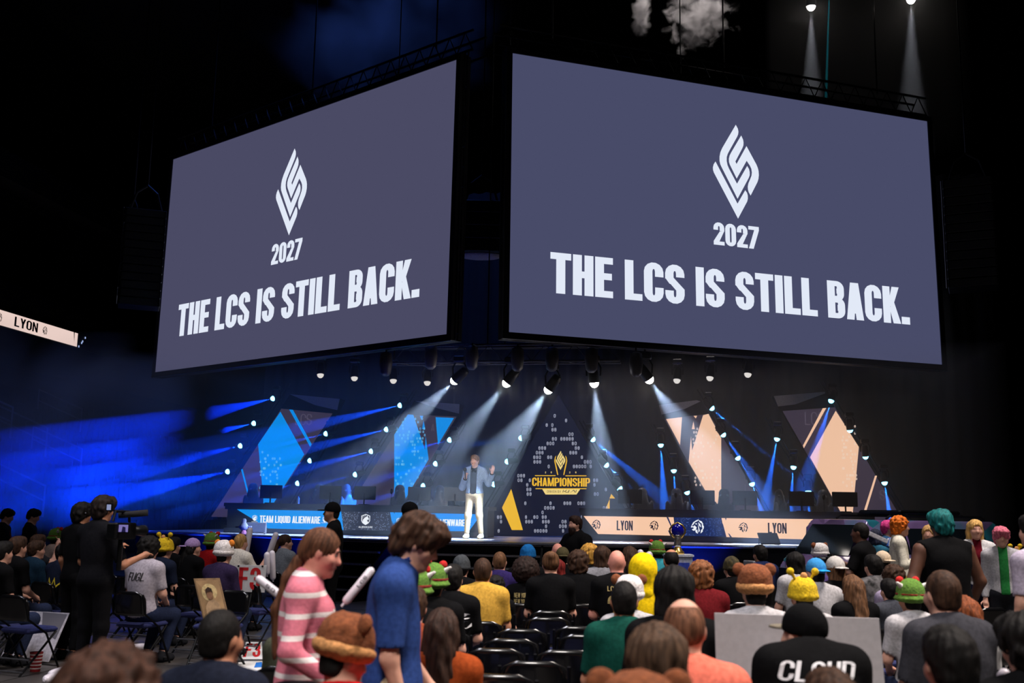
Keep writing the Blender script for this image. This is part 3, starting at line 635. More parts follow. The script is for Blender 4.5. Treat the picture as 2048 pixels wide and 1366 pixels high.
# blue beam lights on the slanted edges
def edge(label, pts, dirs, Y, energy, deg, col=(.012, .16, 1.0)):
    q = [pY(x, y, Y - .25) for x, y in pts]
    t = empty('edge_truss', (0, 0, 0), label='thin black slanted truss ' + label, cat='truss')
    a, b = q[0], q[-1]; e = (b - a) / np.linalg.norm(b - a)
    for dx in (-.05, .05): MB().tube([a - e * .5 + np.array([dx, .2, 0]), b + e * max(.4, (b[2] - 1.195) / max(.2, -e[2])) + np.array([dx, .2, 0])], .02, 6).build('tube', M_blackmetal, t)
    for i, p in enumerate(q):
        d_ = dirs[i] if isinstance(dirs, list) else dirs
        dv = np.array(d_, float)
        e_ = energy[i] if isinstance(energy, list) else energy
        place_light(tuple(p), tuple(p + dv * 3), .85, M_lensb, 'b', 'blue beam light on the truss ' + label, 'beam lights on the truss ' + label, deg, e_, col, .3)
LD = (-1, -.9, -.38)
E1 = 16000
edge('along the outer edge of the striped blue display', [(552.7, 795.5), (515, 845), (488, 890), (462.7, 941.6)], [(-1, -1.6, -.55), (-1, -1.6, -.53), (-1, -1.6, -.50), (-1, -1.7, -.46)], PY, [E1 * 1.4, E1 * 1.5, E1 * 1.6, E1 * 1.8], 12, (.001, .03, 1.0))
edge('along the inner edge of the striped blue display', [(660, 865.5), (628, 919.4), (603.5, 964.5)], LD, PY, E1 * .8, 8, (.004, .065, 1.0))
edge('along the outer edge of the lettered blue display', [(807.8, 809), (780.7, 857), (750.4, 900.6), (718.6, 947)], LD, PY, [E1 * 2, E1 * 1.8, E1 * 1.5, E1 * .6], 8, (.004, .065, 1.0))
edge('along the inner edge of the lettered blue display', [(907, 878), (879, 925.4), (854.5, 969.5)], LD, PY, E1 * .6, 8, (.004, .065, 1.0))
edge('on the triangle display towards the host', [(1051, 875), (1023.6, 922), (996.8, 967.5)], (-1, -.2, -.15), TY, E1 * .5, 8)
edge('on the triangle display towards the peach desk', [(1179, 873), (1206, 924), (1233.6, 970)], [(1, -.2, -.85), (.9, -.2, -.8), (.7, -.2, -.8)], TY, [E1 * 2.2, E1 * 1.8, E1], 10)
edge('along the inner edge of the lettered peach display', [(1321, 881), (1347, 932), (1371, 976)], [(.06, -.2, -1), (.06, -.2, -1), (.35, -.2, -1)], PY, [E1 * 2.0, E1 * 1.6, E1], 10)
edge('along the outer edge of the lettered peach display', [(1417, 810), (1441, 862), (1470.6, 908), (1501, 959)], [(1, -.15, -1.0), (.7, -.2, -1), (.6, -.3, -1), (.3, -.3, -1)], PY, [E1 * 2.2, E1 * .8, E1 * .7, E1 * 1.4], 10)
edge('along the inner edge of the striped peach display', [(1555.7, 869), (1587.7, 925), (1616, 974)], [(-.22, -.2, -1), (-.12, -.2, -1), (0, -.2, -1)], PY, [E1 * 1.6, E1 * 1.4, E1], 10)
edge('along the outer edge of the striped peach display', [(1665, 793), (1699, 851), (1730, 904), (1767.6, 956)], [(-.35, -.2, -1), (.1, .2, -1), (.1, .2, -1), (.08, -.2, -1)], PY, [E1, 0, 0, E1 * 1.8], 12)
# blue uplights on the stage skirt
for x in (-7.2, -5.2, -4.2, -1.5, 4.6):
    yy = np.interp(x, [p[0] for p in front], [p[1] for p in front]) - .75
    o = MB().box((0, 0, .09), (.11, .08, .09), bev=.02).build('uplight', M_blackmetal, label='small black blue-lit uplight on the floor below the stage skirt', cat='stage light', group='uplights at the stage skirt'); o.location = (x, yy, 0)
    spot('uplight_lamp', (x, yy, .22), (x, yy + .55, 1.0), 70, 200, (.005, .04, 1.0), .8, .04)
# two far white spots and a teal laser high up
for x, y in ((1622, 0), (1822, -14)):
    p = pd(x, y, 30); t = pd(x + 4, 420, 30)
    place_light(tuple(p), tuple(t), 1.4, M_lensw, 'w', 'high white spotlight shining straight down over the screen', 'high white spotlights', 18, 2200, (.85, .88, 1.0), .9)

# haze: air full of thin fog around the stage and rig (light comes only from the lamps in it)
def haze(name, lo, hi, dens, label, aniso=.35, noise=None, color=(1, 1, 1, 1)):
    m = bpy.data.materials.new(name); m.use_nodes = True; nt = m.node_tree; nt.nodes.remove(nt.nodes['Principled BSDF'])
    v = nt.nodes.new('ShaderNodeVolumeScatter'); v.inputs['Density'].default_value = dens; v.inputs['Anisotropy'].default_value = aniso; v.inputs['Color'].default_value = color
    nt.links.new(v.outputs[0], nt.nodes['Material Output'].inputs['Volume'])
    c = [(a + b) / 2 for a, b in zip(lo, hi)]; h = [(b - a) / 2 for a, b in zip(lo, hi)]
    o = MB().box((0, 0, 0), h).build(name, m, label=label, cat='haze', kind='stuff'); o.location = c
    return o
haze('stage_haze', (-8.4, .45, 1.25), (10.5, 10.2, 5.3), .03, 'thin bluish fog hanging over the stage')
def smoke(name, lo, hi, dens, label, scale, thr, aniso=.2, soft=None, detail=3.0):
    """drifting smoke: density from noise, thinning out towards the edge of the cloud"""
    o = haze(name, lo, hi, dens, label, aniso); nt = o.data.materials[0].node_tree; v = [n for n in nt.nodes if n.type == 'VOLUME_SCATTER'][0]
    tc = nt.nodes.new('ShaderNodeTexCoord'); n = nt.nodes.new('ShaderNodeTexNoise'); n.inputs['Scale'].default_value = scale; n.inputs['Detail'].default_value = detail; n.inputs['Distortion'].default_value = .6
    nt.links.new(tc.outputs['Object'], n.inputs['Vector'])
    mp = nt.nodes.new('ShaderNodeMapping'); h = [(b - a) / 2 for a, b in zip(lo, hi)]; mp.inputs['Scale'].default_value = (1 / h[0], 1 / h[1], 1 / h[2]); nt.links.new(tc.outputs['Object'], mp.inputs['Vector'])
    ln = nt.nodes.new('ShaderNodeVectorMath'); ln.operation = 'LENGTH'; nt.links.new(mp.outputs['Vector'], ln.inputs[0])
    ma = nt.nodes.new('ShaderNodeMath'); ma.operation = 'MULTIPLY_ADD'; ma.inputs[1].default_value = -.45; nt.links.new(ln.outputs['Value'], ma.inputs[0]); nt.links.new(n.outputs['Fac'], ma.inputs[2])
    mr = nt.nodes.new('ShaderNodeMapRange'); mr.inputs['From Min'].default_value = thr; mr.inputs['From Max'].default_value = thr + (soft or .25); mr.inputs['To Max'].default_value = dens; nt.links.new(ma.outputs[0], mr.inputs['Value']); nt.links.new(mr.outputs[0], v.inputs['Density']); return o
smoke('blue_smoke', (-17, -1.2, .3), (-8.45, 9.5, 6.2), .24, 'deep blue lit smoke drifting at the crew end of the stage', .30, .04, soft=.45, detail=2)
# smoke bursts and thin haze high over the screens, with the lamps that light them
for x, y, hx, hy, ds, lab in ((1284, 10, 26, 95, 2.2, 'narrow white smoke jet above the screens'), (1398, 30, 84, 100, 2.0, 'billowing white smoke burst above the screens')):
    c = pd(x, y, 27); k = 27 / FPX; smoke('smoke_burst', (c[0] - hx * k, c[1] - .5, c[2] - hy * k), (c[0] + hx * k, c[1] + .5, c[2] + hy * k), ds, lab, 3.2, .22, soft=.16, detail=6)
c = pd(1350, 20, 26.6); spot('roof_grid_lamp_offscreen', (c[0], c[1], 21.8), tuple(pd(1360, 30, 27)), 24, 5500, (1.0, .88, .86), .6, .1)
c = pd(750, 60, 30); smoke('upper_smoke', (c[0] - 4.2, c[1] - 1.5, c[2] - 2.2), (c[0] + 4.2, c[1] + 1.5, c[2] + 2.2), .05, 'faint blue smoke drifting above the screens', .5, .14, soft=.4)
spot('roof_grid_lamp_offscreen', (c[0] + .8, c[1] - .8, 21.8), tuple(c), 70, 5200, (.08, .2, 1.0), .8, .2)
a, b = pd(1622, 100, 30), pd(1822, 100, 30); haze('upper_haze', (a[0] - 1.2, a[1] - 1.2, a[2] - 3), (b[0] + 1.2, b[1] + 1.2, a[2] + 3), .03, 'thin haze lit by the high white spotlights')
p0, p1 = pd(1659, -30, 29.6), pd(1652, 190, 29.6); spot('laser_lamp_offscreen', tuple(p0 + (p0 - p1) / np.linalg.norm(p0 - p1) * 1.5), tuple(p1), .4, 60000, (.01, .75, 1.0), .1, .004)
# ================================================================== SOFT SHAPES: smooth-blended distance fields turned into ONE continuous mesh
def _R(yaw=0, pitch=0, roll=0): return np.array((Matrix.Rotation(yaw, 3, 'Z') @ Matrix.Rotation(pitch, 3, 'X') @ Matrix.Rotation(roll, 3, 'Y')))
def cone(a, b, ra, rb=None): return ('c', np.array(a, np.float32), np.array(b, np.float32), ra, ra if rb is None else rb)
def ell(c, r, R=None): return ('e', np.array(c, np.float32), np.array(r, np.float32), None if R is None else np.array(R, np.float32))
def rbox(c, h, rr, R=None): return ('b', np.array(c, np.float32), np.array(h, np.float32), rr, None if R is None else np.array(R, np.float32))
def _d(p, P):
    if p[0] == 'c':
        a, b = p[1], p[2]; ab = b - a; t = np.clip((P - a) @ ab / (ab @ ab + 1e-9), 0, 1)
        return np.linalg.norm(P - a - t[:, None] * ab, axis=1) - (p[3] + (p[4] - p[3]) * t)
    q = P - p[1]
    R = p[3] if p[0] == 'e' else p[4]
    if R is not None: q = q @ R
    if p[0] == 'e':
        k0 = np.linalg.norm(q / p[2], axis=1); k1 = np.linalg.norm(q / (p[2] * p[2]), axis=1) + 1e-9
        return k0 * (k0 - 1) / k1
    q = np.abs(q) - (p[2] - p[3])
    return np.linalg.norm(np.maximum(q, 0), axis=1) + np.minimum(q.max(axis=1), 0) - p[3]
def sdf(ops, P):
    """ops: (prim, blend) united; ('-', prim, blend) cut away; ('cut', n, d) keeps n.p < d; ('grow', r); ('bump', amp, freq)"""
    D = None
    for o in ops:
        if o[0] == '-':
            e = -_d(o[1], P); k = o[2]; hh = np.maximum(k - np.abs(D - e), 0) / k; D = np.maximum(D, e) + hh * hh * k * .25
        elif o[0] == 'cut': D = np.maximum(D, P @ np.array(o[1], np.float32) - o[2])
        elif o[0] == 'grow': D = D - o[1]
        elif o[0] == 'bump':
            f = o[2]; D = D + o[1] * (np.sin(P[:, 0] * f + 1.3 * np.sin(P[:, 2] * f * .7)) * np.sin(P[:, 1] * f * 1.1 + .5) * np.sin(P[:, 2] * f * .9 + 2 * np.sin(P[:, 0] * f * .5)))
        elif o[0] == 'strand': # shallow grooves running down
            f = o[2]; a = np.arctan2(P[:, 0], P[:, 1] + 1e-6); D = D + o[1] * np.sin(a * f + 2.0 * np.sin(P[:, 2] * 14) + 1.5 * np.sin(P[:, 0] * 31))
        else:
            e = _d(o[0], P); k = o[1]
            if D is None: D = e
            else: hh = np.maximum(k - np.abs(D - e), 0) / k; D = np.minimum(D, e) - hh * hh * k * .25
    return D
def bounds(ops):
    lo = np.full(3, 1e9); hi = -lo; g = .03
    for o in ops:
        if o[0] in ('-', 'cut', 'bump', 'strand'): continue
        if o[0] == 'grow': g += o[1]; continue
        p = o[0]
        if p[0] == 'c': pts = [(p[1], p[3]), (p[2], p[4])]
        elif p[0] == 'e': pts = [(p[1], max(p[2]) if p[3] is not None else p[2])]
        else: pts = [(p[1], np.linalg.norm(p[2]) if p[4] is not None else p[2])]
        for c, r in pts: lo = np.minimum(lo, c - r); hi = np.maximum(hi, c + r)
    return lo - g, hi + g
def soft_mesh(name, ops, h, smooth=True):
    lo, hi = bounds(ops); n = (np.ceil((hi - lo) / h / 4).astype(int) + 1)
    ax = [lo[i] + h * (4 * np.arange(n[i]) + 1.5) for i in range(3)]
    G = np.stack(np.meshgrid(*ax, indexing='ij'), -1).reshape(-1, 3).astype(np.float32)
    Fc = sdf(ops, G).reshape(n); near = np.abs(Fc) < 4 * h * 2.4
    Fv = np.repeat(np.repeat(np.repeat(Fc, 4, 0), 4, 1), 4, 2); mk = np.repeat(np.repeat(np.repeat(near, 4, 0), 4, 1), 4, 2)
    idx = np.argwhere(mk); Fv[mk] = sdf(ops, (lo + h * idx).astype(np.float32))
    S = Fv < 0; N = Fv.shape
    cnt = sum(S[a:N[0] - 1 + a, b:N[1] - 1 + b, c:N[2] - 1 + c].astype(np.int8) for a in (0, 1) for b in (0, 1) for c in (0, 1))
    act = (cnt > 0) & (cnt < 8); cell = np.argwhere(act); vid = np.full(act.shape, -1, np.int64); vid[act] = np.arange(len(cell))
    pos = np.zeros((len(cell), 3)); num = np.zeros(len(cell))
    for a, b in [((x, y, 0), (x, y, 1)) for x in (0, 1) for y in (0, 1)] + [((x, 0, y), (x, 1, y)) for x in (0, 1) for y in (0, 1)] + [((0, x, y), (1, x, y)) for x in (0, 1) for y in (0, 1)]:
        ca, cb = cell + a, cell + b; fa = Fv[tuple(ca.T)]; fb = Fv[tuple(cb.T)]; m = (fa < 0) != (fb < 0)
        t = (fa / (fa - fb + 1e-12))[m][:, None]; pos[m] += ca[m] + t * (cb[m] - ca[m]); num[m] += 1
    pos = lo + h * pos / num[:, None]
    quads = []
    for ax_ in range(3):
        e = [0, 0, 0]; e[ax_] = 1; u, w_ = [i for i in range(3) if i != ax_]
        A = S[:N[0] - e[0], :N[1] - e[1], :N[2] - e[2]]; B = S[e[0]:, e[1]:, e[2]:]
        E_ = np.argwhere(A != B); E_ = E_[(E_[:, u] > 0) & (E_[:, w_] > 0) & (E_[:, u] < N[u] - 1) & (E_[:, w_] < N[w_] - 1)]
        du = np.zeros(3, int); du[u] = 1; dw = np.zeros(3, int); dw[w_] = 1
        q = np.stack([vid[tuple((E_ - du - dw).T)], vid[tuple((E_ - dw).T)], vid[tuple(E_.T)], vid[tuple((E_ - du).T)]], 1)
        fl = A[tuple(E_.T)]
        if ax_ == 1: fl = ~fl
        q[~fl] = q[~fl][:, ::-1]; quads.append(q)
    q = np.concatenate(quads); q = q[(q >= 0).all(1)]
    me = bpy.data.meshes.new(name); me.vertices.add(len(pos)); me.vertices.foreach_set('co', pos.astype(np.float32).ravel())
    me.loops.add(len(q) * 4); me.loops.foreach_set('vertex_index', q.ravel().astype(np.int32)); me.polygons.add(len(q)); me.polygons.foreach_set('loop_start', np.arange(0, len(q) * 4, 4, dtype=np.int32))
    if smooth: me.polygons.foreach_set('use_smooth', np.ones(len(q), bool))
    me.update(calc_edges=True); me.validate(); return me
def put(name, me, m, parent, loc=None, rot=None, label=None):
    """link a mesh as a part; its material sits on the object so copies can share the mesh"""
    o = bpy.data.objects.new(name, me); COL.objects.link(o); o.parent = parent
    if not me.materials: me.materials.append(None)
    o.material_slots[0].link = 'OBJECT'; o.material_slots[0].material = m
    if loc is not None: o.location = loc
    if rot is not None: o.rotation_euler = rot
    if label: o['label'] = label
    return o

# ------------------------------------------------------------------ people
def V3(*a): return np.array(a, float)
SIT = dict(head=(0, .03, 1.235), neck=(0, -.01, 1.085), chest=(0, -.03, .90), belly=(0, -.02, .70), pelvis=(0, -.01, .545), sh=(.172, -.02, 1.02), el=(.222, .03, .755), wr=(.10, .24, .66), hp=(.09, .02, .52), kn=(.105, .39, .50), an=(.105, .25, .09))
STAND = dict(head=(0, .03, 1.675), neck=(0, -.005, 1.515), chest=(0, -.01, 1.32), belly=(0, .0, 1.13), pelvis=(0, 0, .965), sh=(.180, -.01, 1.435), el=(.225, -.03, 1.14), wr=(.235, .05, .885), hp=(.092, 0, .92), kn=(.105, .02, .50), an=(.105, -.02, .09))
def joints(base, **kw):
    """left/right joints by suffix l (x<0) and r (x>0); kw overrides any of them"""
    J = {}
    for k, v in base.items():
        if k in ('sh', 'el', 'wr', 'hp', 'kn', 'an'): J[k + 'r'] = V3(*v); J[k + 'l'] = V3(-v[0], v[1], v[2])
        else: J[k] = V3(*v)
    for k, v in kw.items(): J[k] = V3(*v)
    return J
def hand_prims(w, d, up, curl=.5, side=1, s=1.0):
    """palm, four fingers of unequal length with a knuckle bend and a thumb off the palm's side; d = pointing direction, up = back of the hand"""
    d = d / np.linalg.norm(d); up = up - d * (up @ d); up /= np.linalg.norm(up) + 1e-9; sd = np.cross(d, up) * side
    P = [(cone(w, w + d * .05 * s, .026 * s, .030 * s), .02), (ell(w + d * .062 * s, (.034 * s,) * 3), .02)]
    for i, (o, L) in enumerate(((-.030, .068), (-.010, .078), (.010, .072), (.029, .055))):
        k = w + d * .085 * s + sd * o * s; a = curl * .9; m = k + (d * math.cos(a) - up * math.sin(a)) * L * .5 * s; e = m + (d * math.cos(2 * a) - up * math.sin(2 * a)) * L * .55 * s
        P += [(cone(w + d * .06 * s + sd * o * .8 * s, k, .012 * s, .0105 * s), .008), (cone(k, m, .0105 * s, .0092 * s), .005), (cone(m, e, .0092 * s, .0075 * s), .005)]
    t0 = w + d * .03 * s - sd * .026 * s; t1 = t0 + (d * .6 - sd * .75 - up * .25) * .045 * s; t2 = t1 + (d * .9 - sd * .15 - up * .35) * .038 * s
    P += [(cone(t0, t1, .015 * s, .012 * s), .012), (cone(t1, t2, .0115 * s, .009 * s), .005)]
    return P
def person_ops(J, bw=1.0, female=False, yaw=0.0, pitch=0.0, sleeve='short', hands=(.4, .4), face=True, hdir=(None, None), loose=.016):
    g = {k: [] for k in ('torso', 'armU', 'armL', 'hand', 'head', 'legU', 'legL', 'foot')}
    R = _R(yaw, pitch); hc = J['head']; n0 = J['neck']
    def H(x, y, z): return hc + R @ V3(x, y, z)
    g['head'] += [(ell(H(0, -.012, .02), (.077, .096, .100), R), .02), (ell(H(0, .028, -.045), (.056, .064, .070), R), .05), (cone(H(0, .055, -.088), H(0, .06, -.095), .022), .04)]
    if face:
        g['head'] += [(cone(H(0, .088, .008), H(0, .108, -.03), .009, .015), .018), (cone(H(-.032, .076, .024), H(.032, .076, .024), .011), .02), (ell(H(0, .086, -.064), (.024, .012, .008), R), .012), (cone(H(0, .078, -.1), H(0, .08, -.1), .015), .03)]
        for s in (-1, 1): g['head'] += [(ell(H(s * .046, .058, -.03), (.022, .022, .022), R), .03), ('-', ell(H(s * .031, .094, .006), (.015, .010, .009), R), .012)]
    for s in (-1, 1): g['head'].append((ell(H(s * .079, -.008, -.008), (.010, .019, .030), R), .012))
    g['head'].append((cone(n0 - V3(0, .0, .03), H(0, -.018, -.06), .056 * (0.88 if female else 1.0) * (1 + (bw - 1) * .5), .050 * (.9 if female else 1.0)), .04))
    c, b, p = J['chest'], J['belly'], J['pelvis']; W = bw
    g['torso'] += [(ell(c, (.165 * W, .108 * W, .19)), .02), (ell(b, (.142 * W, .105 * W * (1.15 if bw > 1.1 else 1), .18)), .08), (ell(p, (.165 * W, .125 * W, .13)), .08), (cone(J['shl'] * V3(.85, 1, 1), J['shr'] * V3(.85, 1, 1), .062, .062), .07)]
    for s in 'lr': g['torso'].append((cone(n0 + V3(0, -.01, .0), J['sh' + s] + V3(0, -.005, .02), .050, .048), .06))
    if female:
        f = (J['chest'] + V3(0, .085, .02))
        for s in (-1, 1): g['torso'].append((ell(f + V3(s * .07, 0, -.0), (.066, .062, .068)), .05))
    for i, s in enumerate('lr'):
        k = (.9 if female else 1.0) * (1 + (bw - 1) * .6)
        g['armU'] += [(cone(J['sh' + s], J['el' + s], .053 * k, .041 * k), .04)]
        g['armL'] += [(cone(J['el' + s], J['wr' + s], .041 * k, .027 * k), .03)]
        d = J['wr' + s] - J['el' + s]; up = np.cross(d, V3(1, 0, 0)) if abs(d[0]) < abs(d[2]) + abs(d[1]) else V3(0, 0, 1)
        if up[2] < 0 and abs(up[2]) > .1: up = -up
        hd = hdir[i]
        if hd is not None: d, up = V3(*hd[0]), V3(*hd[1])
        g['hand'] += hand_prims(J['wr' + s], d, up, hands[i], -1 if s == 'l' else 1)
        g['legU'].append((cone(J['hp' + s], J['kn' + s], .088 * (1 + (bw - 1) * .7), .058 * (1 + (bw - 1) * .4)), .05))
        g['legL'].append((cone(J['kn' + s], J['an' + s], .057, .039), .04))
        a = J['an' + s]; g['foot'] += [(cone(a + V3(0, -.03, -.045), a + V3(0, .14, -.055), .040, .034), .03), (cone(a, a + V3(0, .02, -.04), .04, .042), .03)]
    return g, R
def build_person(root, J, m_skin, m_shirt, m_pants, m_shoe=None, h=.02, sleeve='short', hem=None, cache=None, neck=0.0, shirt_name='shirt', pants=True, hand_h=None, **kw):
    """body (one continuous mesh) + shirt + trousers + shoes as its clothing"""
    if cache is not None and cache in MESHC: me_b, me_s, me_p, me_f, R = MESHC[cache]
    else:
        g, R = person_ops(J, sleeve=sleeve, **kw)
        me_b = soft_mesh('body', g['torso'] + g['legU'] + g['legL'] + g['foot'] + g['armU'] + g['armL'] + g['head'] + g['hand'], h)
        z0 = hem if hem is not None else J['pelvis'][2] - .06
        sl = list(g['torso'])
        if sleeve != 'none': sl += g['armU']
        if sleeve == 'long': sl += g['armL']
        ops = sl + [('grow', kw.get('loose', .016)), ('cut', (0, 0, -1), -z0)]
        nb = J['neck']; ops += [('-', cone(nb + V3(0, .03, .045 + neck), nb + V3(0, .02, .2), .062, .07), .01)]
        for s in 'lr':
            e, w_, sh = J['el' + s], J['wr' + s], J['sh' + s]
            if sleeve == 'short':
                d = (e - sh) / np.linalg.norm(e - sh); ops.append(('-', cone(e + d * .02, e + d * .2, .085, .09), .005))
            elif sleeve == 'long':
                d = (w_ - e) / np.linalg.norm(w_ - e); ops.append(('-', cone(w_ + d * .035, w_ + d * .15, .06, .07), .005))
            elif sleeve == 'none': ops.append(('-', ell(sh + V3(.03 * (1 if s == 'r' else -1), 0, -.03), (.05, .12, .1)), .01))
        me_s = soft_mesh('shirt', ops, h)
        ops = g['legU'] + [(a, max(k, .05)) for a, k in g['legL']] + [(ell(J['pelvis'], (.168 * kw.get('bw', 1), .128 * kw.get('bw', 1), .125)), .06), ('grow', .014)]
        for s in 'lr':
            d = (J['an' + s] - J['kn' + s]); d /= np.linalg.norm(d); ops.append(('-', cone(J['an' + s] + d * .06, J['an' + s] + d * .2, .1, .1), .005))
        me_p = soft_mesh('trousers', ops, h) if pants else None
        me_f = soft_mesh('shoes', g['foot'] + [('grow', .012), ('cut', (0, 0, -1), .0)], h) if m_shoe is not None else None
        if cache is not None: MESHC[cache] = (me_b, me_s, me_p, me_f, R)
    put('body', me_b, m_skin, root); put(shirt_name, me_s, m_shirt, root)
    if me_p is not None: put('trousers', me_p, m_pants, root)
    if me_f is not None and m_shoe is not None: put('shoes', me_f, m_shoe, root)
    return R
MESHC = {}
# hair and headwear, in head coordinates (origin = head centre, face along +Y)
def hair_ops(kind):
    face = [('-', ell((0, .115, -.035), (.072, .065, .105)), .015), ('-', ell((0, .07, -.14), (.09, .085, .08)), .02)]
    if kind == 'short': return [(ell((0, -.018, .032), (.090, .110, .105)), .02), (ell((0, .045, .085), (.066, .05, .045)), .04), (ell((0, -.06, -.04), (.072, .05, .06)), .03)] + face + [('-', ell((0, -.03, -.15), (.11, .12, .07)), .02), ('bump', .005, 70), ('strand', .0022, 22)]
    if kind == 'mop': return [(ell((0, -.012, .042), (.105, .125, .112)), .02), (ell((.0, .085, .075), (.082, .045, .05)), .05), (ell((0, -.07, -.03), (.086, .06, .08)), .04)] + [('-', ell((0, .125, -.055), (.072, .06, .09)), .015), ('-', ell((0, .06, -.15), (.09, .1, .07)), .02), ('bump', .011, 48), ('strand', .004, 16)]
    if kind == 'crop': return [(ell((0, -.016, .026), (.083, .103, .104)), .02), (ell((0, -.055, -.04), (.066, .045, .05)), .03)] + face + [('-', ell((0, -.03, -.14), (.11, .12, .07)), .02), ('bump', .002, 120)]
    if kind == 'thin': return [(ell((0, -.012, .018), (.081, .101, .102)), .02), ('-', ell((0, .0, .125), (.06, .075, .05)), .02)] + face + [('-', ell((0, -.03, -.12), (.11, .12, .05)), .02)]
    if kind == 'curly': return [(ell((0, -.02, .035), (.118, .128, .122)), .02), (ell((0, -.06, -.06), (.10, .07, .07)), .05)] + face + [('bump', .017, 62)]
    if kind == 'afro': return [(ell((0, -.03, .05), (.172, .165, .172)), .02)] + face + [('bump', .012, 80)]
    if kind == 'long': return [(ell((0, -.018, .03), (.094, .113, .108)), .02), (cone((0, -.075, -.02), (0, -.115, -.30), .085, .095), .06), (cone((-.06, -.04, -.03), (-.07, -.06, -.26), .042, .04), .04), (cone((.06, -.04, -.03), (.07, -.06, -.26), .042, .04), .04)] + face + [('bump', .007, 34), ('strand', .005, 18)]
    if kind == 'bob': return [(ell((0, -.02, .03), (.102, .116, .110)), .02), (ell((0, -.045, -.085), (.104, .08, .085)), .05)] + face + [('bump', .006, 40), ('strand', .004, 18)]
    if kind == 'pony': return [(ell((0, -.016, .028), (.087, .107, .104)), .02), (ell((0, -.10, .015), (.03, .03, .03)), .03), (cone((0, -.115, .0), (0, -.155, -.12), .032, .036), .02), (cone((0, -.155, -.12), (0, -.14, -.34), .036, .012), .02)] + face + [('-', ell((0, -.02, -.14), (.11, .11, .06)), .02), ('strand', .0025, 26)]
    if kind == 'sleek': return [(ell((0, -.016, .028), (.088, .108, .104)), .02), (ell((0, -.085, -.035), (.04, .035, .045)), .05)] + face + [('-', ell((0, -.0, -.14), (.11, .10, .06)), .02), ('strand', .0025, 26)]
    if kind == 'bun': return [(ell((0, -.016, .028), (.088, .107, .104)), .02), (ell((0, -.085, .085), (.05, .048, .046)), .02)] + face + [('-', ell((0, -.02, -.14), (.11, .11, .07)), .02), ('strand', .003, 24)]
def hair(root, kind, m, hc, R, h=.011, name='hair', under=False):
    if kind is None: return None
    k = ('hair', kind, h)
    if k not in MESHC: MESHC[k] = soft_mesh('hair', hair_ops(kind), h)
    o = put(name, MESHC[k], m, root); o.matrix_local = Matrix.Translation(hc) @ Matrix([list(r) for r in R]).to_4x4() @ (Matrix.Translation((0, -.004, -.022)) @ Matrix.Diagonal((.9, .9, .86, 1)) if under else Matrix.Identity(4)); return o
def hat_mesh(key, ops, h=.010):
    k = ('hat', key, h)
    if k not in MESHC: MESHC[k] = soft_mesh('hat', ops, h)
    return MESHC[k]
PLUSH = dict(rough=.95, var=.16, scale=60, bump=.5)
M_bear = mat('plush_brown', (122, 66, 34), **PLUSH); M_tan = mat('plush_tan', (196, 138, 84), **PLUSH); M_green = mat('plush_green', (84, 124, 40), **PLUSH); M_redp = mat('plush_red', (190, 28, 26), **PLUSH)
M_yel = mat('plush_yellow', (206, 172, 14), **PLUSH); M_whitep = mat('plush_white', (214, 208, 206), **PLUSH); M_orange = mat('plush_orange', (224, 130, 40), **PLUSH)
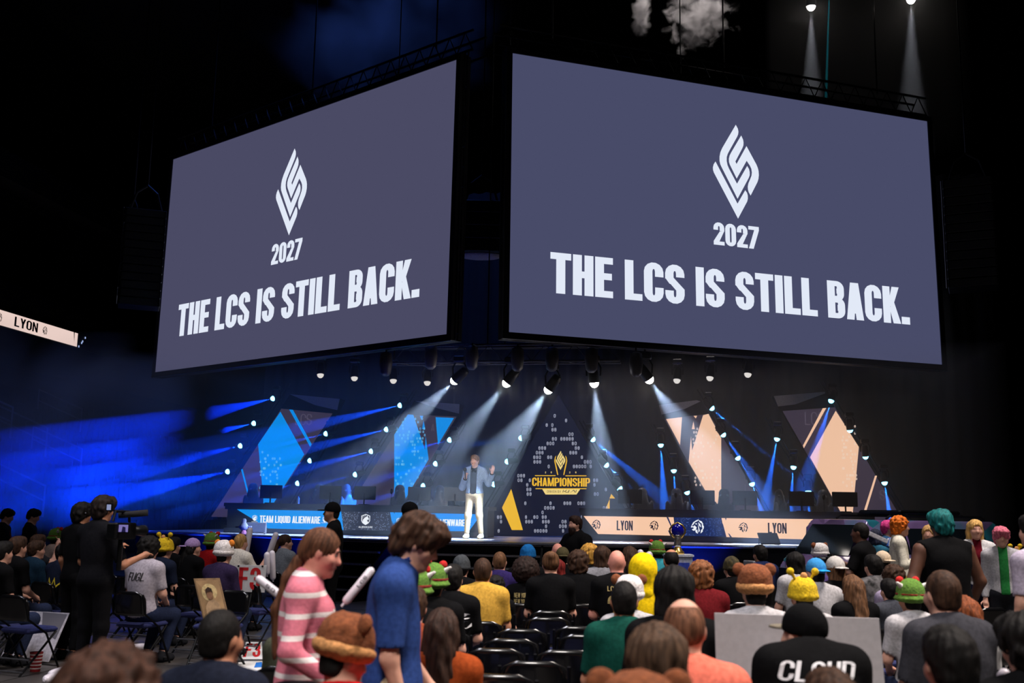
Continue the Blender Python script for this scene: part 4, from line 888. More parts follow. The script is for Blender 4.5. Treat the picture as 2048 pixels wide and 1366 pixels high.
def hat(root, kind, hc, R, cols=None, h=.010):
    """headwear: crown with its brim, band, ears or eyes as sub-parts"""
    Mx = Matrix.Translation(hc) @ Matrix([list(r) for r in R]).to_4x4()
    def part(nm, key, ops, m, par):
        o = put(nm, hat_mesh(key, ops, h), m, par)
        if par is root: o.matrix_local = Mx
        return o
    cut0 = [('cut', (0, .25, -1), -.005)]
    if kind in ('bear', 'cow'):
        m1, m2, m3 = cols or (M_bear, M_tan, M_bear)
        c = part('plush_hat', 'bearcrown', [(ell((0, -.012, .06), (.118, .132, .118)), .02), (ell((0, -.02, .12), (.095, .1, .06)), .05), ('bump', .004, 60), ('cut', (0, .15, -1), -.015)], m1, root)
        part('cuff', 'bearcuff', [(ell((0, -.012, .035), (.128, .145, .062)), .02), ('cut', (0, .15, 1), .075), ('cut', (0, -.15, -1), .022), ('bump', .004, 70)], m2, c)
        for s in (-1, 1): part('ear', 'bearear%d' % s, [(ell((s * .105, -.005, .150), (.046, .026, .046)), .02), ('-', ell((s * .108, .03, .152), (.028, .02, .028)), .01), ('bump', .003, 70)], m3, c)
    elif kind == 'frog':
        c = part('plush_hat', 'frogcrown', [(ell((0, -.012, .055), (.112, .126, .115)), .02), (ell((0, -.012, .005), (.135, .15, .03)), .03), ('bump', .004, 50), ('cut', (0, .1, -1), .02)], M_green, root)
        part('band', 'frogband', [(ell((0, -.012, .045), (.1175, .1315, .09)), .02), ('cut', (0, 0, 1), .052), ('cut', (0, 0, -1), -.028)], mat('plush_dark_red', (120, 24, 16), **PLUSH), c)
        for s in (-1, 1):
            part('crest', 'frogeye%d' % s, [(ell((s * .07, .03, .150), (.034, .034, .034)), .02)], M_redp, c)
            part('horn', 'froghorn%d' % s, [(cone((s * .085, -.03, .10), (s * .135, -.05, .135), .026, .012), .02)], M_whitep, c)
    elif kind == 'plain':
        m1 = cols[0] if cols else M_yel
        c = part('plush_hat', 'ycrown', [(ell((0, -.012, .055), (.113, .128, .115)), .02), (ell((0, -.012, .01), (.122, .137, .04)), .03), ('bump', .004, 50), ('cut', (0, .15, -1), .01)], m1, root)
        for s in (-1, 1): part('pompom', 'ypom%d' % s, [(cone((s * .06, -.02, .14), (s * .095, -.02, .19), .014, .014), .01), (ell((s * .105, -.02, .205), (.032, .032, .032)), .01), ('bump', .003, 80)], m1, c)
        part('tuft', 'ytuft', [(ell((0, -.04, .165), (.03, .03, .038)), .01)], M_tan, c)
    elif kind == 'beanie':
        part('beanie', 'beanie', [(ell((0, -.014, .045), (.098, .116, .112)), .02), (ell((0, -.014, .01), (.101, .12, .035)), .02), ('cut', (0, .2, -1), .015), ('strand', .003, 40)], cols[0], root)
    elif kind in ('cap', 'capback'):
        s = 1 if kind == 'cap' else -1
        c = part('cap', 'cap%d' % s, [(ell((0, -.012, .04), (.093, .111, .105)), .02), ('cut', (0, .12, -1), -.012)], cols[0], root)
        part('brim', 'brim%d' % s, [(ell((0, s * .125 - .01, .028), (.078, .085, .010)), .02), ('-', ell((0, -.012, .03), (.086, .102, .1)), .004)], cols[1] if len(cols) > 1 else cols[0], c)
        part('top_button', 'capbtn', [(ell((0, -.012, .146), (.01, .01, .006)), .01)], cols[0], c)
    elif kind == 'hood':
        part('hood', 'hood', [(ell((0, -.03, .03), (.125, .14, .145)), .02), (cone((0, -.05, -.08), (0, -.05, -.16), .10, .12), .06), ('-', ell((0, .12, -.02), (.075, .1, .11)), .02), ('bump', .004, 40)], cols[0], root)
def face_parts(root, hc, R, m_iris=None, brow=(60, 42, 32), lips=(165, 92, 84), h=.004):
    Mx = Matrix.Translation(hc) @ Matrix([list(r) for r in R]).to_4x4()
    for s in (-1, 1):
        mb = MB(); mb.lathe([(.002, -.011), (.008, -.008), (.011, 0), (.008, .008), (.002, .011)], n=10); e = mb.smooth().build('eye', mat('eye_white', (205, 200, 195), .3, var=0), root); e.matrix_local = Mx @ Matrix.Translation((s * .031, .0765, .006))
        mb = MB(); mb.lathe([(.001, .0), (.005, .0005), (.0052, .002), (.001, .003)], n=10, M=Matrix.Rotation(-math.pi / 2, 4, 'X')); i = mb.build('iris', mat('iris_dark', (40, 28, 20), .2, var=0), e); i.location = (0, .0105, 0)
        mb = MB(); mb.tube([(s * .015, .092, .026), (s * .032, .092, .032), (s * .048, .08, .026)], [.003, .004, .002], 6); b = mb.smooth().build('eyebrow', mat('brow_%d_%d_%d' % brow, brow, .9), root); b.matrix_local = Mx
    mb = MB(); mb.tube([(-.022, .088, -.062), (-.008, .099, -.060), (.008, .099, -.060), (.022, .088, -.062)], [.003, .0058, .0058, .003], 6); b = mb.smooth().build('lips', mat('lips_%d' % lips[0], lips, .5), root); b.matrix_local = Mx
# ================================================================== FURNITURE ON STAGE
def cloth(r, g, b): return mat('cloth_%d_%d_%d' % (r, g, b), (r, g, b), .9, var=.10, scale=45, bump=.15, spec=.08)
def hairm(r, g, b): return mat('hair_%d_%d_%d' % (r, g, b), (r, g, b), .72, var=.3, scale=60, bump=.5, stretch=(1, 1, .12), spec=.22)
SK = [mat('skin_light', (214, 160, 138), .6, var=.05, scale=20), mat('skin_tan', (186, 128, 98), .6, var=.05, scale=20), mat('skin_dark', (98, 62, 46), .6, var=.05, scale=20), mat('skin_pink', (224, 150, 132), .6, var=.05, scale=20)]
BLK = cloth(11, 11, 13); DKG = cloth(34, 35, 40); NAV = cloth(24, 30, 48); GRY = cloth(128, 128, 134); LGR = cloth(176, 174, 178); WHT = cloth(212, 210, 210); JEAN = cloth(34, 42, 66); KHA = cloth(196, 176, 138)
H_BR = hairm(58, 38, 26); H_DK = hairm(14, 11, 10); H_BL = hairm(178, 138, 84); H_AU = hairm(120, 62, 32); H_RD = hairm(104, 24, 22); H_LB = hairm(96, 66, 44); H_GN = hairm(20, 100, 100); H_PK = hairm(226, 110, 130); H_OR = hairm(226, 106, 24); H_MG = hairm(210, 60, 130)
gc = empty('gaming_chair')
back = [(cone((0, 0, .55), (0, -.10, 1.18), .20, .13), .05), (ell((-.22, .03, .78), (.06, .07, .2)), .06), (ell((.22, .03, .78), (.06, .07, .2)), .06), (ell((0, -.10, 1.22), (.15, .05, .1)), .05), ('-', rbox((0, .26, .85), (.5, .2, .6), .02, _R(0, -.12)), .03), ('-', rbox((0, -.34, .85), (.5, .2, .6), .02, _R(0, -.16)), .03)]
put('backrest', soft_mesh('backrest', back, .02), mat('chair_leather', (96, 100, 108), .4, var=.06), gc)
put('seat', soft_mesh('seat', [(rbox((0, .26, .46), (.27, .27, .07), .06), .02)], .025), MATS['chair_leather'], gc)
mb = MB(); mb.tube([(0, .25, .4), (0, .25, .1)], .03, 8)
for k in range(5): a = k * 1.257; mb.tube([(0, .25, .1), (.3 * math.cos(a), .25 + .3 * math.sin(a), .04)], .022, 6)
mb.build('base', M_blackmetal, gc)
put('head_pillow', soft_mesh('head_pillow', [(ell((0, .0, 1.12), (.12, .04, .06)), .02)], .02), mat('chair_badge', (150, 155, 165), .6), gc)
def stage_chair(i, x, y, rz, blue=False):
    o = gc if i == 0 else copy_tree(gc); p = pY(x, y, DY + 1.62); o.location = (p[0], DY + 1.62, SZ); o.rotation_euler = (0, 0, math.pi + rz)
    tag(o, 'grey winged gaming chair behind the ' + ('blue' if x < 1000 else 'peach') + ' player desk', 'chair', 'gaming chairs behind the ' + ('blue' if x < 1000 else 'peach') + ' desk')
for i, (x, rz) in enumerate(((506, .7), (637, .1), (695, 1.0), (800, .5), (877, -.2), (1286, .4), (1353, 0), (1448, -.1), (1562, .8), (1645, -.4))): stage_chair(i, x, 1000, rz)
mon = empty('monitor')
mb = MB(); mb.box((0, 0, .30), (.29, .018, .17), bev=.01); mb.build('casing', mat('monitor_plastic', (30, 32, 38), .45), mon)
mb = MB(); mb.box((0, .0195, .30), (.275, .002, .155)); mb.build('screen', mat('monitor_dark', (8, 9, 12), .2), mon)
mb = MB(); mb.tube([(0, -.03, .3), (0, -.05, .02)], .02, 6); mb.build('stem', M_blackmetal, mon)
mb = MB(); mb.box((0, -.03, .012), (.13, .09, .012), bev=.01); mb.build('foot', M_blackmetal, mon)
for i, (x, rz) in enumerate(((541, .1), (660, 0), (729, -.05), (838, .1), (910, 0), (1260, .05), (1405, 0), (1490, .05), (1603, 0), (1690, .1))):
    o = mon if i == 0 else copy_tree(mon); p = pY(x, 1010, DY + .45); o.location = (p[0], DY + .45, SZ + .745); o.rotation_euler = (0, 0, rz)
    tag(o, 'dark flat monitor standing on the ' + ('blue' if x < 1000 else 'peach') + ' player desk', 'monitor', 'monitors on the ' + ('blue' if x < 1000 else 'peach') + ' desk')
bt = MB().lathe([(.028, 0), (.032, .01), (.032, .13), (.014, .17), (.014, .19)], n=12).smooth().build('water_bottle', mat('bottle_clear', (190, 205, 220), .15), label='small pale water bottle on the peach player desk', cat='bottle', group='bottles on the peach desk'); p = pY(1376, 1012, DY + .15); bt.location = (p[0], DY + .15, SZ + .745)
b2 = bt.copy(); COL.objects.link(b2); p = pY(596, 1006, DY + .15); b2.location = (p[0], DY + .15, SZ + .745); b2['label'] = 'small pale water bottle on the blue player desk'; del b2['group']
def mic_stand(x, lab):
    p = pY(x, 1010, DY + .3); o = empty('desk_microphone', (p[0], DY + .3, SZ + .745), 0, lab, 'microphone', 'desk microphones')
    MB().lathe([(.05, 0), (.05, .012), (.01, .016)], n=12).build('base', M_blackmetal, o); MB().tube([(0, 0, .01), (0, .0, .22), (0, .05, .3)], .006, 6).build('arm', M_blackmetal, o); MB().lathe([(.02, .28), (.035, .32), (.035, .38), (.02, .41)], n=12).smooth().build('head', M_blackmetal, o)
mic_stand(782, 'black desk microphone on a stalk on the blue desk'); mic_stand(1352, 'black desk microphone before a chair on the peach desk'); mic_stand(1648, 'black desk microphone near the car end of the peach desk')
# monitors and boxes along the stage edge
o = empty('stage_wedge', tuple(pz(512, 1068, SZ)), .35, scale=.72, label= 'grey floor monitor wedge on the stage edge by the blue desk', cat='speaker'); o.location.z = SZ
MB().slab([(-.33, -.25, .03), (-.33, .2, .03), (-.33, .2, .34), (-.33, -.02, .38)], (.66, 0, 0)).build('cabinet', mat('wedge_grey', (120, 118, 128), .6), o); MB().slab([(-.30, -.255, .06), (-.30, -.035, .36), (.3, -.035, .36), (.3, -.255, .06)], (0, -.012, .006)).build('grille', mat('wedge_grille', (60, 62, 84), .7), o)
for s in (-1, 1): MB().box((s * .28, 0, .015), (.02, .16, .015)).build('foot', M_blackmetal, o)
p = pY(1538, 1090, 2.95); o = empty('confidence_monitor', tuple(p), .3, scale=.62, label= 'black tilted prompt screen on the stage edge by the car', cat='monitor'); o.location.z = SZ
MB().slab([(-.36, -.2, .05), (.36, -.2, .05), (.36, .15, .42), (-.36, .15, .42)], (0, .04, -.03)).build('panel', mat('prompt_black', (14, 14, 18), .35), o)
for s in (-1, 1): MB().tube([(s * .3, .14, .38), (s * .3, .2, 0), (s * .3, -.18, 0), (s * .3, -.17, .06)], .015, 6).build('foot', M_blackmetal, o)
p = pz(448, 1064, SZ); o = empty('status_display', (p[0] - .0, p[1] + .6, SZ), .1, 'small lit status display on a stand at the stage end', 'display')
MB().box((0, 0, .38), (.125, .02, .19)).build('casing', mat('status_case', (90, 95, 160), .5), o); MB().tube([(0, .02, .25), (0, .03, 0)], .02, 6).build('stem', M_blackmetal, o); MB().box((0, .03, .01), (.12, .1, .01)).build('foot', M_blackmetal, o)
MB().box((0, -.022, .38), (.11, .003, .17)).build('screen', mat('status_screen', (96, 110, 190), emit=1.0), o)
for k in range(4): MB().poly([(-.09 + k * .045, -.027, .43), (-.06 + k * .045, -.027, .43), (-.05 + k * .045, -.027, .5), (-.08 + k * .045, -.027, .5)]).build('bar', mat('status_dark', (26, 24, 60), emit=1.0), o)
MB().poly([(.085, -.027, .26), (.105, -.027, .26), (.105, -.027, .53), (.085, -.027, .53)]).build('red_bar', mat('status_red', (220, 40, 90), emit=1.0), o)
p = pz(483, 1069, SZ); o = empty('remote_camera', (p[0], p[1] + .1, SZ), 0, 'small white remote camera on a short stand at the stage edge', 'camera')
MB().lathe([(.09, 0), (.1, .02), (.06, .07), (.05, .1)], n=14).smooth().build('base', mat('camera_pink', (200, 120, 170), .5), o); MB().lathe([(.05, .1), (.1, .14), (.11, .19), (.07, .25), (.05, .27), (.055, .33), (.03, .37)], n=14).smooth().build('head', mat('camera_white', (215, 215, 230), .5), o); MB().tube([(-.2, 0, .17), (.2, 0, .18)], .02, 6).build('arm', MATS['camera_white'], o)

# ================================================================== FOLDING CHAIRS
def chair_proto():
    o = empty('folding_chair'); n = 7
    def rr(w_, z0, z1, r): 
        P = [(-w_, z0), (w_, z0)]
        P += [(w_ - r + r * math.cos(a), z1 - r + r * math.sin(a)) for a in np.linspace(0, math.pi / 2, n)] + [(-w_ + r - r * math.sin(a), z1 - r + r * math.cos(a)) for a in np.linspace(0, math.pi / 2, n)]
        return P
    mb = MB(); V = []; K = 9; prof = rr(.225, .56, .83, .11)
    zs = np.linspace(.56, .83, 8)
    for side in (0, 1):
        for z in zs:
            hw = .225 if z < .72 else .225 - .11 + .11 * math.sqrt(max(0, 1 - ((z - .72) / .11) ** 2))
            for k in range(K): x = -hw + 2 * hw * k / (K - 1); V.append((x, -.235 - .035 * math.cos(x / .225 * 1.4) - (z - .56) * .12 + (.024 if side else 0), z))
    Fc = []; S_ = 8 * K
    for r in range(7):
        for k in range(K - 1): a = r * K + k; Fc += [(a, a + 1, a + K + 1, a + K), (S_ + a + 1, S_ + a, S_ + a + K, S_ + a + K + 1)]
    for k in range(K - 1): Fc += [(k + 1, k, S_ + k, S_ + k + 1), (7 * K + k, 7 * K + k + 1, S_ + 7 * K + k + 1, S_ + 7 * K + k)]
    for r in range(7): Fc += [(r * K, (r + 1) * K, S_ + (r + 1) * K, S_ + r * K), ((r + 1) * K + K - 1, r * K + K - 1, S_ + r * K + K - 1, S_ + (r + 1) * K + K - 1)]
    mb.add(V, Fc).smooth().build('backrest', mat('chair_black_gloss', (11, 11, 13), .22, var=.05, coat=.3), o)
    mb = MB(); mb.box((0, 0, .45), (.21, .205, .028), bev=.02); mb.build('seat', mat('seat_blue', (30, 38, 92), .8, var=.1, bump=.1), o)
    for s in (-1, 1):
        MB().tube([(s * .222, -.30, .80), (s * .222, -.235, .58), (s * .222, .02, .42), (s * .222, .25, 0)], .0125, 6).build('leg', M_blackmetal, o)
        MB().tube([(s * .205, .17, .43), (s * .205, -.27, 0)], .0125, 6).build('leg', M_blackmetal, o)
    for y, z in ((.22, .06), (-.24, .04), (-.18, .16)): MB().tube([(-.215, y, z), (.215, y, z)], .010, 6).build('crossbar', M_steel, o)
    return o
CH0 = chair_proto(); CH_N = [0]
def place_chair(X, Y, rz, label, group, scale=1.0):
    o = CH0 if CH_N[0] == 0 else copy_tree(CH0); CH_N[0] += 1
    o.location = (X, Y, 0); o.rotation_euler = (0, 0, rz); return tag(o, label, 'chair', group)
def face_rz(X, Y, tx=.6, ty=3.0): return math.atan2(-(tx - X), ty - Y)

# ================================================================== AUDIENCE
rng = random.Random(11)
HATH = dict(bear=.075, cow=.075, frog=.05, plain=.06, beanie=.02, cap=.01, capback=.01, hood=.03)
CROWD = []
SEATS = [
    (8.4, 1.355, -0.421), (37.8, 1.386, -0.329), (78.0, 1.36, -0.447), (115.7, 1.42, -0.602), (74.7, 1.305, -0.394), (131.0, 1.284, -0.338),
    (300.8, 1.43, -0.173), (331.2, 1.4, -0.307), (348.5, 1.343, -0.351), (387.6, 1.345, -0.278), (426.3, 1.416, -0.315), (450.1, 1.398, -0.211),
    (483.1, 1.401, -0.321), (572.2, 1.38, -0.369), (604.2, 1.18, 0.129), (692.4, 1.355, 0.156), (445.7, 1.321, 0.029), (226.3, 1.42, 0.191),
    (830.8, 1.391, 0.189), (842.1, 1.332, 0.121), (867.6, 1.384, 0.138), (923.7, 1.308, 0.058), (906.2, 1.322, 0.051), (965.9, 1.351, 0.141),
    (999.8, 1.317, 0.071), (991.2, 1.145, 0.095), (1051.9, 1.295, 0.125), (1056.2, 1.379, 0.095), (1101.6, 1.381, 0.177), (1125.2, 1.327, 0.203),
    (1114.8, 1.232, 0.246), (1156.5, 1.373, 0.212), (1115.0, 1.364, 0.232), (885.1, 1.239, 0.14), (827.0, 1.298, 0.15), (1233.3, 1.42, 0.223),
    (1204.2, 1.388, 0.207), (1178.6, 1.4, 0.311), (1258.8, 1.363, 0.363), (1313.0, 1.42, 0.429), (1284.4, 1.416, 0.264), (1342.0, 1.401, 0.266),
    (1401.1, 1.362, 0.232), (1347.1, 1.471, 0.176), (1247.9, 1.346, 0.134), (1257.7, 1.33, 0.251), (1367.3, 1.416, 0.182), (1311.2, 1.381, 0.237),
    (1276.8, 1.358, 0.161), (1462.2, 1.31, 0.427), (1519.6, 1.38, 0.555), (1507.9, 1.447, 0.182), (1638.4, 1.43, 0.579), (1630.3, 1.373, 0.424),
    (1669.1, 1.371, 0.398), (1588.8, 1.37, 0.485), (1763.8, 1.37, 0.54), (1745.4, 1.37, 0.399), (1603.5, 1.341, 0.312), (1702.9, 1.256, 0.402),
    (1818.5, 1.32, 0.313), (1785.1, 1.303, 0.379), (1777.8, 1.199, 0.379), (1881.8, 1.47, 0.363), (1925.8, 1.25, 0.373), (1613.5, 1.343, 0.175),
    (1896.2, 1.367, 0.2), (2045.8, 1.37, 0.211), (2027.8, 1.424, 0.692), (1660.0, 1.26, 0.256)]      # picture column, height of the crown, facing, in the order the sitters are listed
def sitter(x, y, label, shirt=BLK, hr='short', hm=H_DK, skin=0, z=1.36, bw=1.0, sleeve='short', fem=False, hatk=None, hcols=None, turn=0.0, nod=0.0, jit=None, h=None, chair=True, J=None, cache=True, rz=None, pants=JEAN):
    """someone seated, given the pixel of the crown of the head (or headwear) and its height above the floor"""
    zh = z - (HATH.get(hatk, 0) if hatk else 0) - (.02 if hr in ('curly', 'mop') and not hatk else .075 if hr == 'afro' else 0)
    x, z1, r = SEATS[len(CROWD)]; zh += z1 - z; z = z1; p = pz(x, y, z)          # every sitter in a seat clear of the neighbours
    s = zh / ((J['head'][2] if J else 1.235) + .117)
    dist = (p[1] - CAM[1]); hh = h or (.013 if dist < 7.5 else .019)
    root = empty('person', (p[0] + .03 * s * math.sin(r), p[1] - .03 * s * math.cos(r), 0), r, label, 'person', 'seated audience', scale=s)
    Jx = J or joints(SIT); key = (('sit', bw, sleeve, fem, round(turn, 1), round(nod, 1), hh) if cache and J is None else None)
    R = build_person(root, Jx, SK[skin], shirt, pants, DKG, hh, sleeve, cache=key, bw=bw, female=fem, yaw=turn, pitch=nod, face=True, hands=(.7, .7))
    hc = tuple(Jx['head'])
    if hatk:
        hat(root, hatk, hc, R, hcols, h=.009 if dist < 8 else .012)
        if hr in ('long', 'bob', 'pony', 'curly'): hair(root, hr, hm, hc, R, .009 if dist < 7.5 else .013, under=True)
        elif hr == 'short': hair(root, 'crop', hm, hc, R, .009 if dist < 7.5 else .013, under=True)
    else: hair(root, hr, hm, hc, R, .008 if dist < 7.5 else .012)
    CROWD.append(root)
    if chair: place_chair(root.location.x, root.location.y - 0, r, 'black folding chair under the ' + ' '.join(label.split()[:10]), 'occupied folding chairs')
    return root, Jx, R, (Jx, bw, sleeve, fem)
def back_print(root, info, draw, m, name='back_lettering', loose=.016):
    """flat print laid on the back of a shirt: draw(mb, fn) with fn(x, z) -> point on the cloth"""
    J, bw, sleeve, fem = info; g, _ = person_ops(J, bw=bw, female=fem, sleeve=sleeve); ops = g['torso'] + [('grow', loose)]
    def fn(x, z):
        ys = np.linspace(-.42, .1, 160); P = np.stack([np.full(160, x), ys, np.full(160, z)], 1).astype(np.float32); D = sdf(ops, P); i = int(np.argmax(D < 0)); return (x, ys[i] - .007, z)
    mb = MB(); draw(mb, fn); o = mb.build(name, m, root); return o
INK_W = mat('print_white', (222, 222, 226), .8, var=0); INK_Y = mat('print_yellow', (224, 196, 40), .8, var=0); INK_K = mat('print_black', (16, 16, 18), .8, var=0); INK_G = mat('print_gold', (170, 150, 96), .8, var=0)
P_ = sitter
P_(8, 1085, 'person with dark hair and black top beside the aisle rails', hr='short', jit=-.3)
P_(37, 1075, 'person with brown hair and black jersey in front of the dark stands', hm=H_BR, z=1.38)
r_ = P_(78, 1071, 'person with brown hair pointing up with one hand', hm=H_BR, shirt=DKG, z=1.36, J=joints(SIT, elr=(.30, .10, .98), wrr=(.27, .16, 1.2)), sleeve='short')
P_(116, 1056, 'person in green frog-like plush hat and beige hoodie', shirt=cloth(196, 170, 158), hatk='frog', z=1.42, sleeve='long')
P_(75, 1083, 'broad person with brown hair and dark teal hoodie', shirt=cloth(22, 44, 62), hm=H_BR, z=1.335, bw=1.2, sleeve='long', turn=-.3)
a = P_(131, 1089, 'person with black hair and navy jersey with a yellow crown print', shirt=NAV, z=1.285, sleeve='short', turn=-.5)
def crown(mb, fn):
    Q = [(-.13, .74), (-.11, .86), (-.06, .80), (-.03, .93), (.02, .82), (.07, .93), (.09, .82), (.14, .86), (.12, .74)]; Q2 = [(-.115, .755), (-.10, .83), (-.055, .775), (-.03, .885), (.02, .785), (.065, .885), (.085, .785), (.125, .83), (.11, .755)]
    for k in range(8): mb.add([fn(*Q[k]), fn(*Q[k + 1]), fn(*Q2[k + 1]), fn(*Q2[k])], [(0, 1, 2, 3)])
    mb.add([fn(-.13, .74), fn(0, .735), fn(0, .70), fn(-.12, .705)], [(0, 1, 2, 3)]); mb.add([fn(0, .735), fn(.12, .74), fn(.115, .705), fn(0, .70)], [(0, 1, 2, 3)])
back_print(a[0], a[3], crown, INK_Y, 'crown_print')
a = P_(300, 1074, 'person with dark brown hair and pale grey jersey with black lettering', shirt=cloth(170, 162, 172), hr='curly', hm=H_DK, z=1.43, bw=1.1)
back_print(a[0], a[3], lambda mb, fn: text_on(mb, 'FUGL', fn, -.12, .90, .10, .99, slant=.2, W=.5, S=.12, T=.09), INK_K)
P_(331, 1073, 'person in yellow plush hat and navy shirt', shirt=NAV, hatk='plain', z=1.40)
P_(346, 1076, 'person with dark hair half hidden behind the yellow plush hat', z=1.38)
P_(387, 1078, 'person in lilac cap with long black hair and black jersey', hr='long', fem=True, hatk='capback', hcols=(cloth(168, 140, 190),), z=1.33, turn=-.7)
P_(425, 1065, 'person in dark green plush hat and red shirt', shirt=cloth(150, 20, 24), hatk='frog', z=1.42)
P_(448, 1079, 'person in white and orange cow plush hat and dark purple sweatshirt', shirt=cloth(44, 34, 62), hatk='cow', hcols=(M_whitep, M_whitep, M_orange), z=1.40, bw=1.1, sleeve='long')
blond = P_(483, 1069, 'person with short blond hair and white shirt holding inflatable sticks', shirt=cloth(226, 220, 208), hr='crop', hm=H_BL, z=1.40, bw=1.1, J=joints(SIT, elr=(.27, .10, .80), wrr=(.27, .26, 1.0), ell=(-.25, .10, .80), wrl=(-.18, .28, 1.0)))
P_(572, 1070, 'person with long brown hair and grey shirt near the stage', shirt=cloth(118, 124, 132), hr='pony', hm=H_BR, z=1.38, bw=1.15, turn=-.6)
P_(604, 1205, 'hunched person in dark olive shirt behind the striped sweater', shirt=cloth(62, 64, 52), z=1.18, bw=1.2, nod=-.5)
a = P_(692, 1222, 'person in brown bear plush hat with tan cuff and red shirt', shirt=cloth(196, 18, 26), hatk='bear', z=1.335, turn=-.9, nod=-.25, bw=1.0)
P_(446, 1223, 'man with short black thinning hair and navy shirt by the floor signs', shirt=cloth(26, 30, 44), hr='crop', hm=H_DK, skin=1, z=1.335, turn=-.3, bw=1.1)
P_(226, 1300, 'person with tousled brown hair at the near end of the aisle', hm=hairm(66, 42, 32), hr='curly', z=1.42, shirt=BLK)
P_(830, 1134, 'person in green frog-like plush hat at the end of the trio', hatk='frog', z=1.40, sleeve='long')
P_(849, 1120, 'person in green frog-like plush hat in the middle of the trio', hatk='frog', z=1.42)
P_(882, 1125, 'person in green frog-like plush hat and black jersey with gold piping', hatk='frog', z=1.42)
P_(924, 1112, 'person in dark grey knit beanie in front of the stage steps', hatk='beanie', hcols=(cloth(66, 70, 74),), z=1.36)
a = P_(907, 1132, 'person with dark hair and black shirt with white cloud shapes', hr='short', hm=H_DK, z=1.365, bw=1.1)
def blobs(mb, fn):
    for cx, cz, rx, rz_ in ((-.10, .97, .045, .022), (.0, 1.0, .02, .04), (.14, .95, .05, .024), (.13, .88, .07, .03), (-.12, .88, .05, .025)):
        mb.add([fn(cx + rx * math.cos(t), cz + rz_ * math.sin(t)) for t in np.linspace(0, 2 * math.pi, 13)[:-1]], [tuple(range(12))])
back_print(a[0], a[3], blobs, INK_W, 'cloud_print')
P_(955, 1118, 'man with short brown hair and mustard yellow shirt', shirt=cloth(196, 152, 62), hr='crop', hm=H_BR, skin=1, z=1.40, bw=1.12)
P_(1000, 1105, 'person with slicked dark blond hair and purple jersey', shirt=cloth(44, 34, 84), hr='crop', hm=H_LB, z=1.38)
P_(992, 1152, 'person with curly black hair and black top', hr='curly', hm=H_DK, z=1.14)
a = P_(1051, 1115, 'person with a large round afro and printed black shirt', hr='afro', hm=hairm(38, 24, 20), skin=2, z=1.35)
back_print(a[0], a[3], lambda mb, fn: [text_on(mb, t, fn, -.13, zz, .13, zz + .055, W=.5, S=.14, T=.12) for t, zz in (('NEW YORK CITY', .97), ('NEW YORK CITY', .90), ('NEW YORK CITY', .83))], INK_G)
P_(1056, 1091, 'person in blue and green headwear near the stage steps', hatk='beanie', hcols=(cloth(22, 90, 150),), z=1.38)
P_(1099, 1105, 'person with blond hair in a bun', hr='bun', hm=H_LB, fem=True, z=1.36)
P_(1124, 1096, 'person in olive cap turned backwards', hatk='capback', hcols=(cloth(78, 72, 50),), z=1.36)
P_(1122, 1121, 'person with dark red hair and black top', hr='bob', hm=H_RD, fem=True, z=1.22)
P_(1154, 1102, 'person with bushy brown hair and black jersey with white piping', hr='curly', hm=H_BR, z=1.38, bw=1.1)
P_(1117, 1087, 'bald person in front of the bearded guard', hr=None, skin=3, z=1.35)
P_(884, 1222, 'woman with long wavy brown hair and rust orange top', shirt=cloth(150, 66, 28), hr='long', hm=hairm(50, 32, 24), fem=True, z=1.28)
P_(826, 1178, 'person in rust brown shirt behind the blue polo', shirt=cloth(132, 62, 40), hm=H_BR, z=1.30, bw=1.15)
a = P_(1233, 1101, 'bald man with pink scalp and black jersey with gold number', hr=None, skin=3, z=1.42, bw=1.1)
def loath(mb, fn):
    text_on(mb, 'LOATHUS', fn, -.11, .985, .11, 1.03, W=.5, S=.13, T=.12); text_on(mb, '22', fn, -.11, .72, .11, .95, W=.5, S=.10, T=.09, gap=.1)
back_print(a[0], a[3], loath, INK_G)
P_(1196, 1095, 'person with brown hair and grey shoulders before the peach desk', hr='bob', hm=H_BR, shirt=GRY, z=1.38)
P_(1180, 1089, 'person in curly golden wig', hr='curly', hm=hairm(190, 140, 60), z=1.40)
P_(1257, 1095, 'person with long brown hair in front of the peach display', hr='long', hm=H_BR, fem=True, z=1.37)
P_(1314, 1081, 'person in green plush hat and teal shirt near the trophy', hatk='frog', shirt=cloth(60, 160, 176), z=1.42)
P_(1287, 1111, 'person in bright yellow hooded costume', shirt=cloth(226, 190, 14), hatk='hood', hcols=(cloth(230, 196, 16),), z=1.42, sleeve='long')
P_(1342, 1099, 'bald person with brown scalp before the trophy', hr='thin', hm=H_DK, skin=1, z=1.40)
P_(1397, 1123, 'person with curly auburn hair and maroon shirt', hr='curly', hm=hairm(120, 74, 44), shirt=cloth(96, 20, 26), z=1.39, bw=1.1)
P_(1346, 1139, 'person with a black bob and black top', hr='bob', hm=H_DK, z=1.40, bw=1.05)
P_(1246, 1165, 'man with short black hair and dark green shirt', hr='crop', hm=H_DK, skin=1, shirt=cloth(14, 66, 56), z=1.345, bw=1.1)
P_(1250, 1147, 'person in white and brown plush hat and grey hoodie', hatk='cow', hcols=(M_whitep, M_whitep, M_bear), shirt=LGR, z=1.42, sleeve='long')
P_(1370, 1199, 'man with shaved head and salmon shirt', hr='thin', hm=hairm(112, 74, 54), skin=0, shirt=cloth(226, 116, 96), z=1.41, bw=1.1)
P_(1315, 1256, 'person with straight brown hair just behind the salmon shirt', hr='bob', hm=hairm(76, 56, 42), z=1.38)
P_(1278, 1335, 'person in brown bear plush hat at the near end of the centre seats', hatk='bear', hcols=(M_bear, M_bear, M_bear), z=1.32)
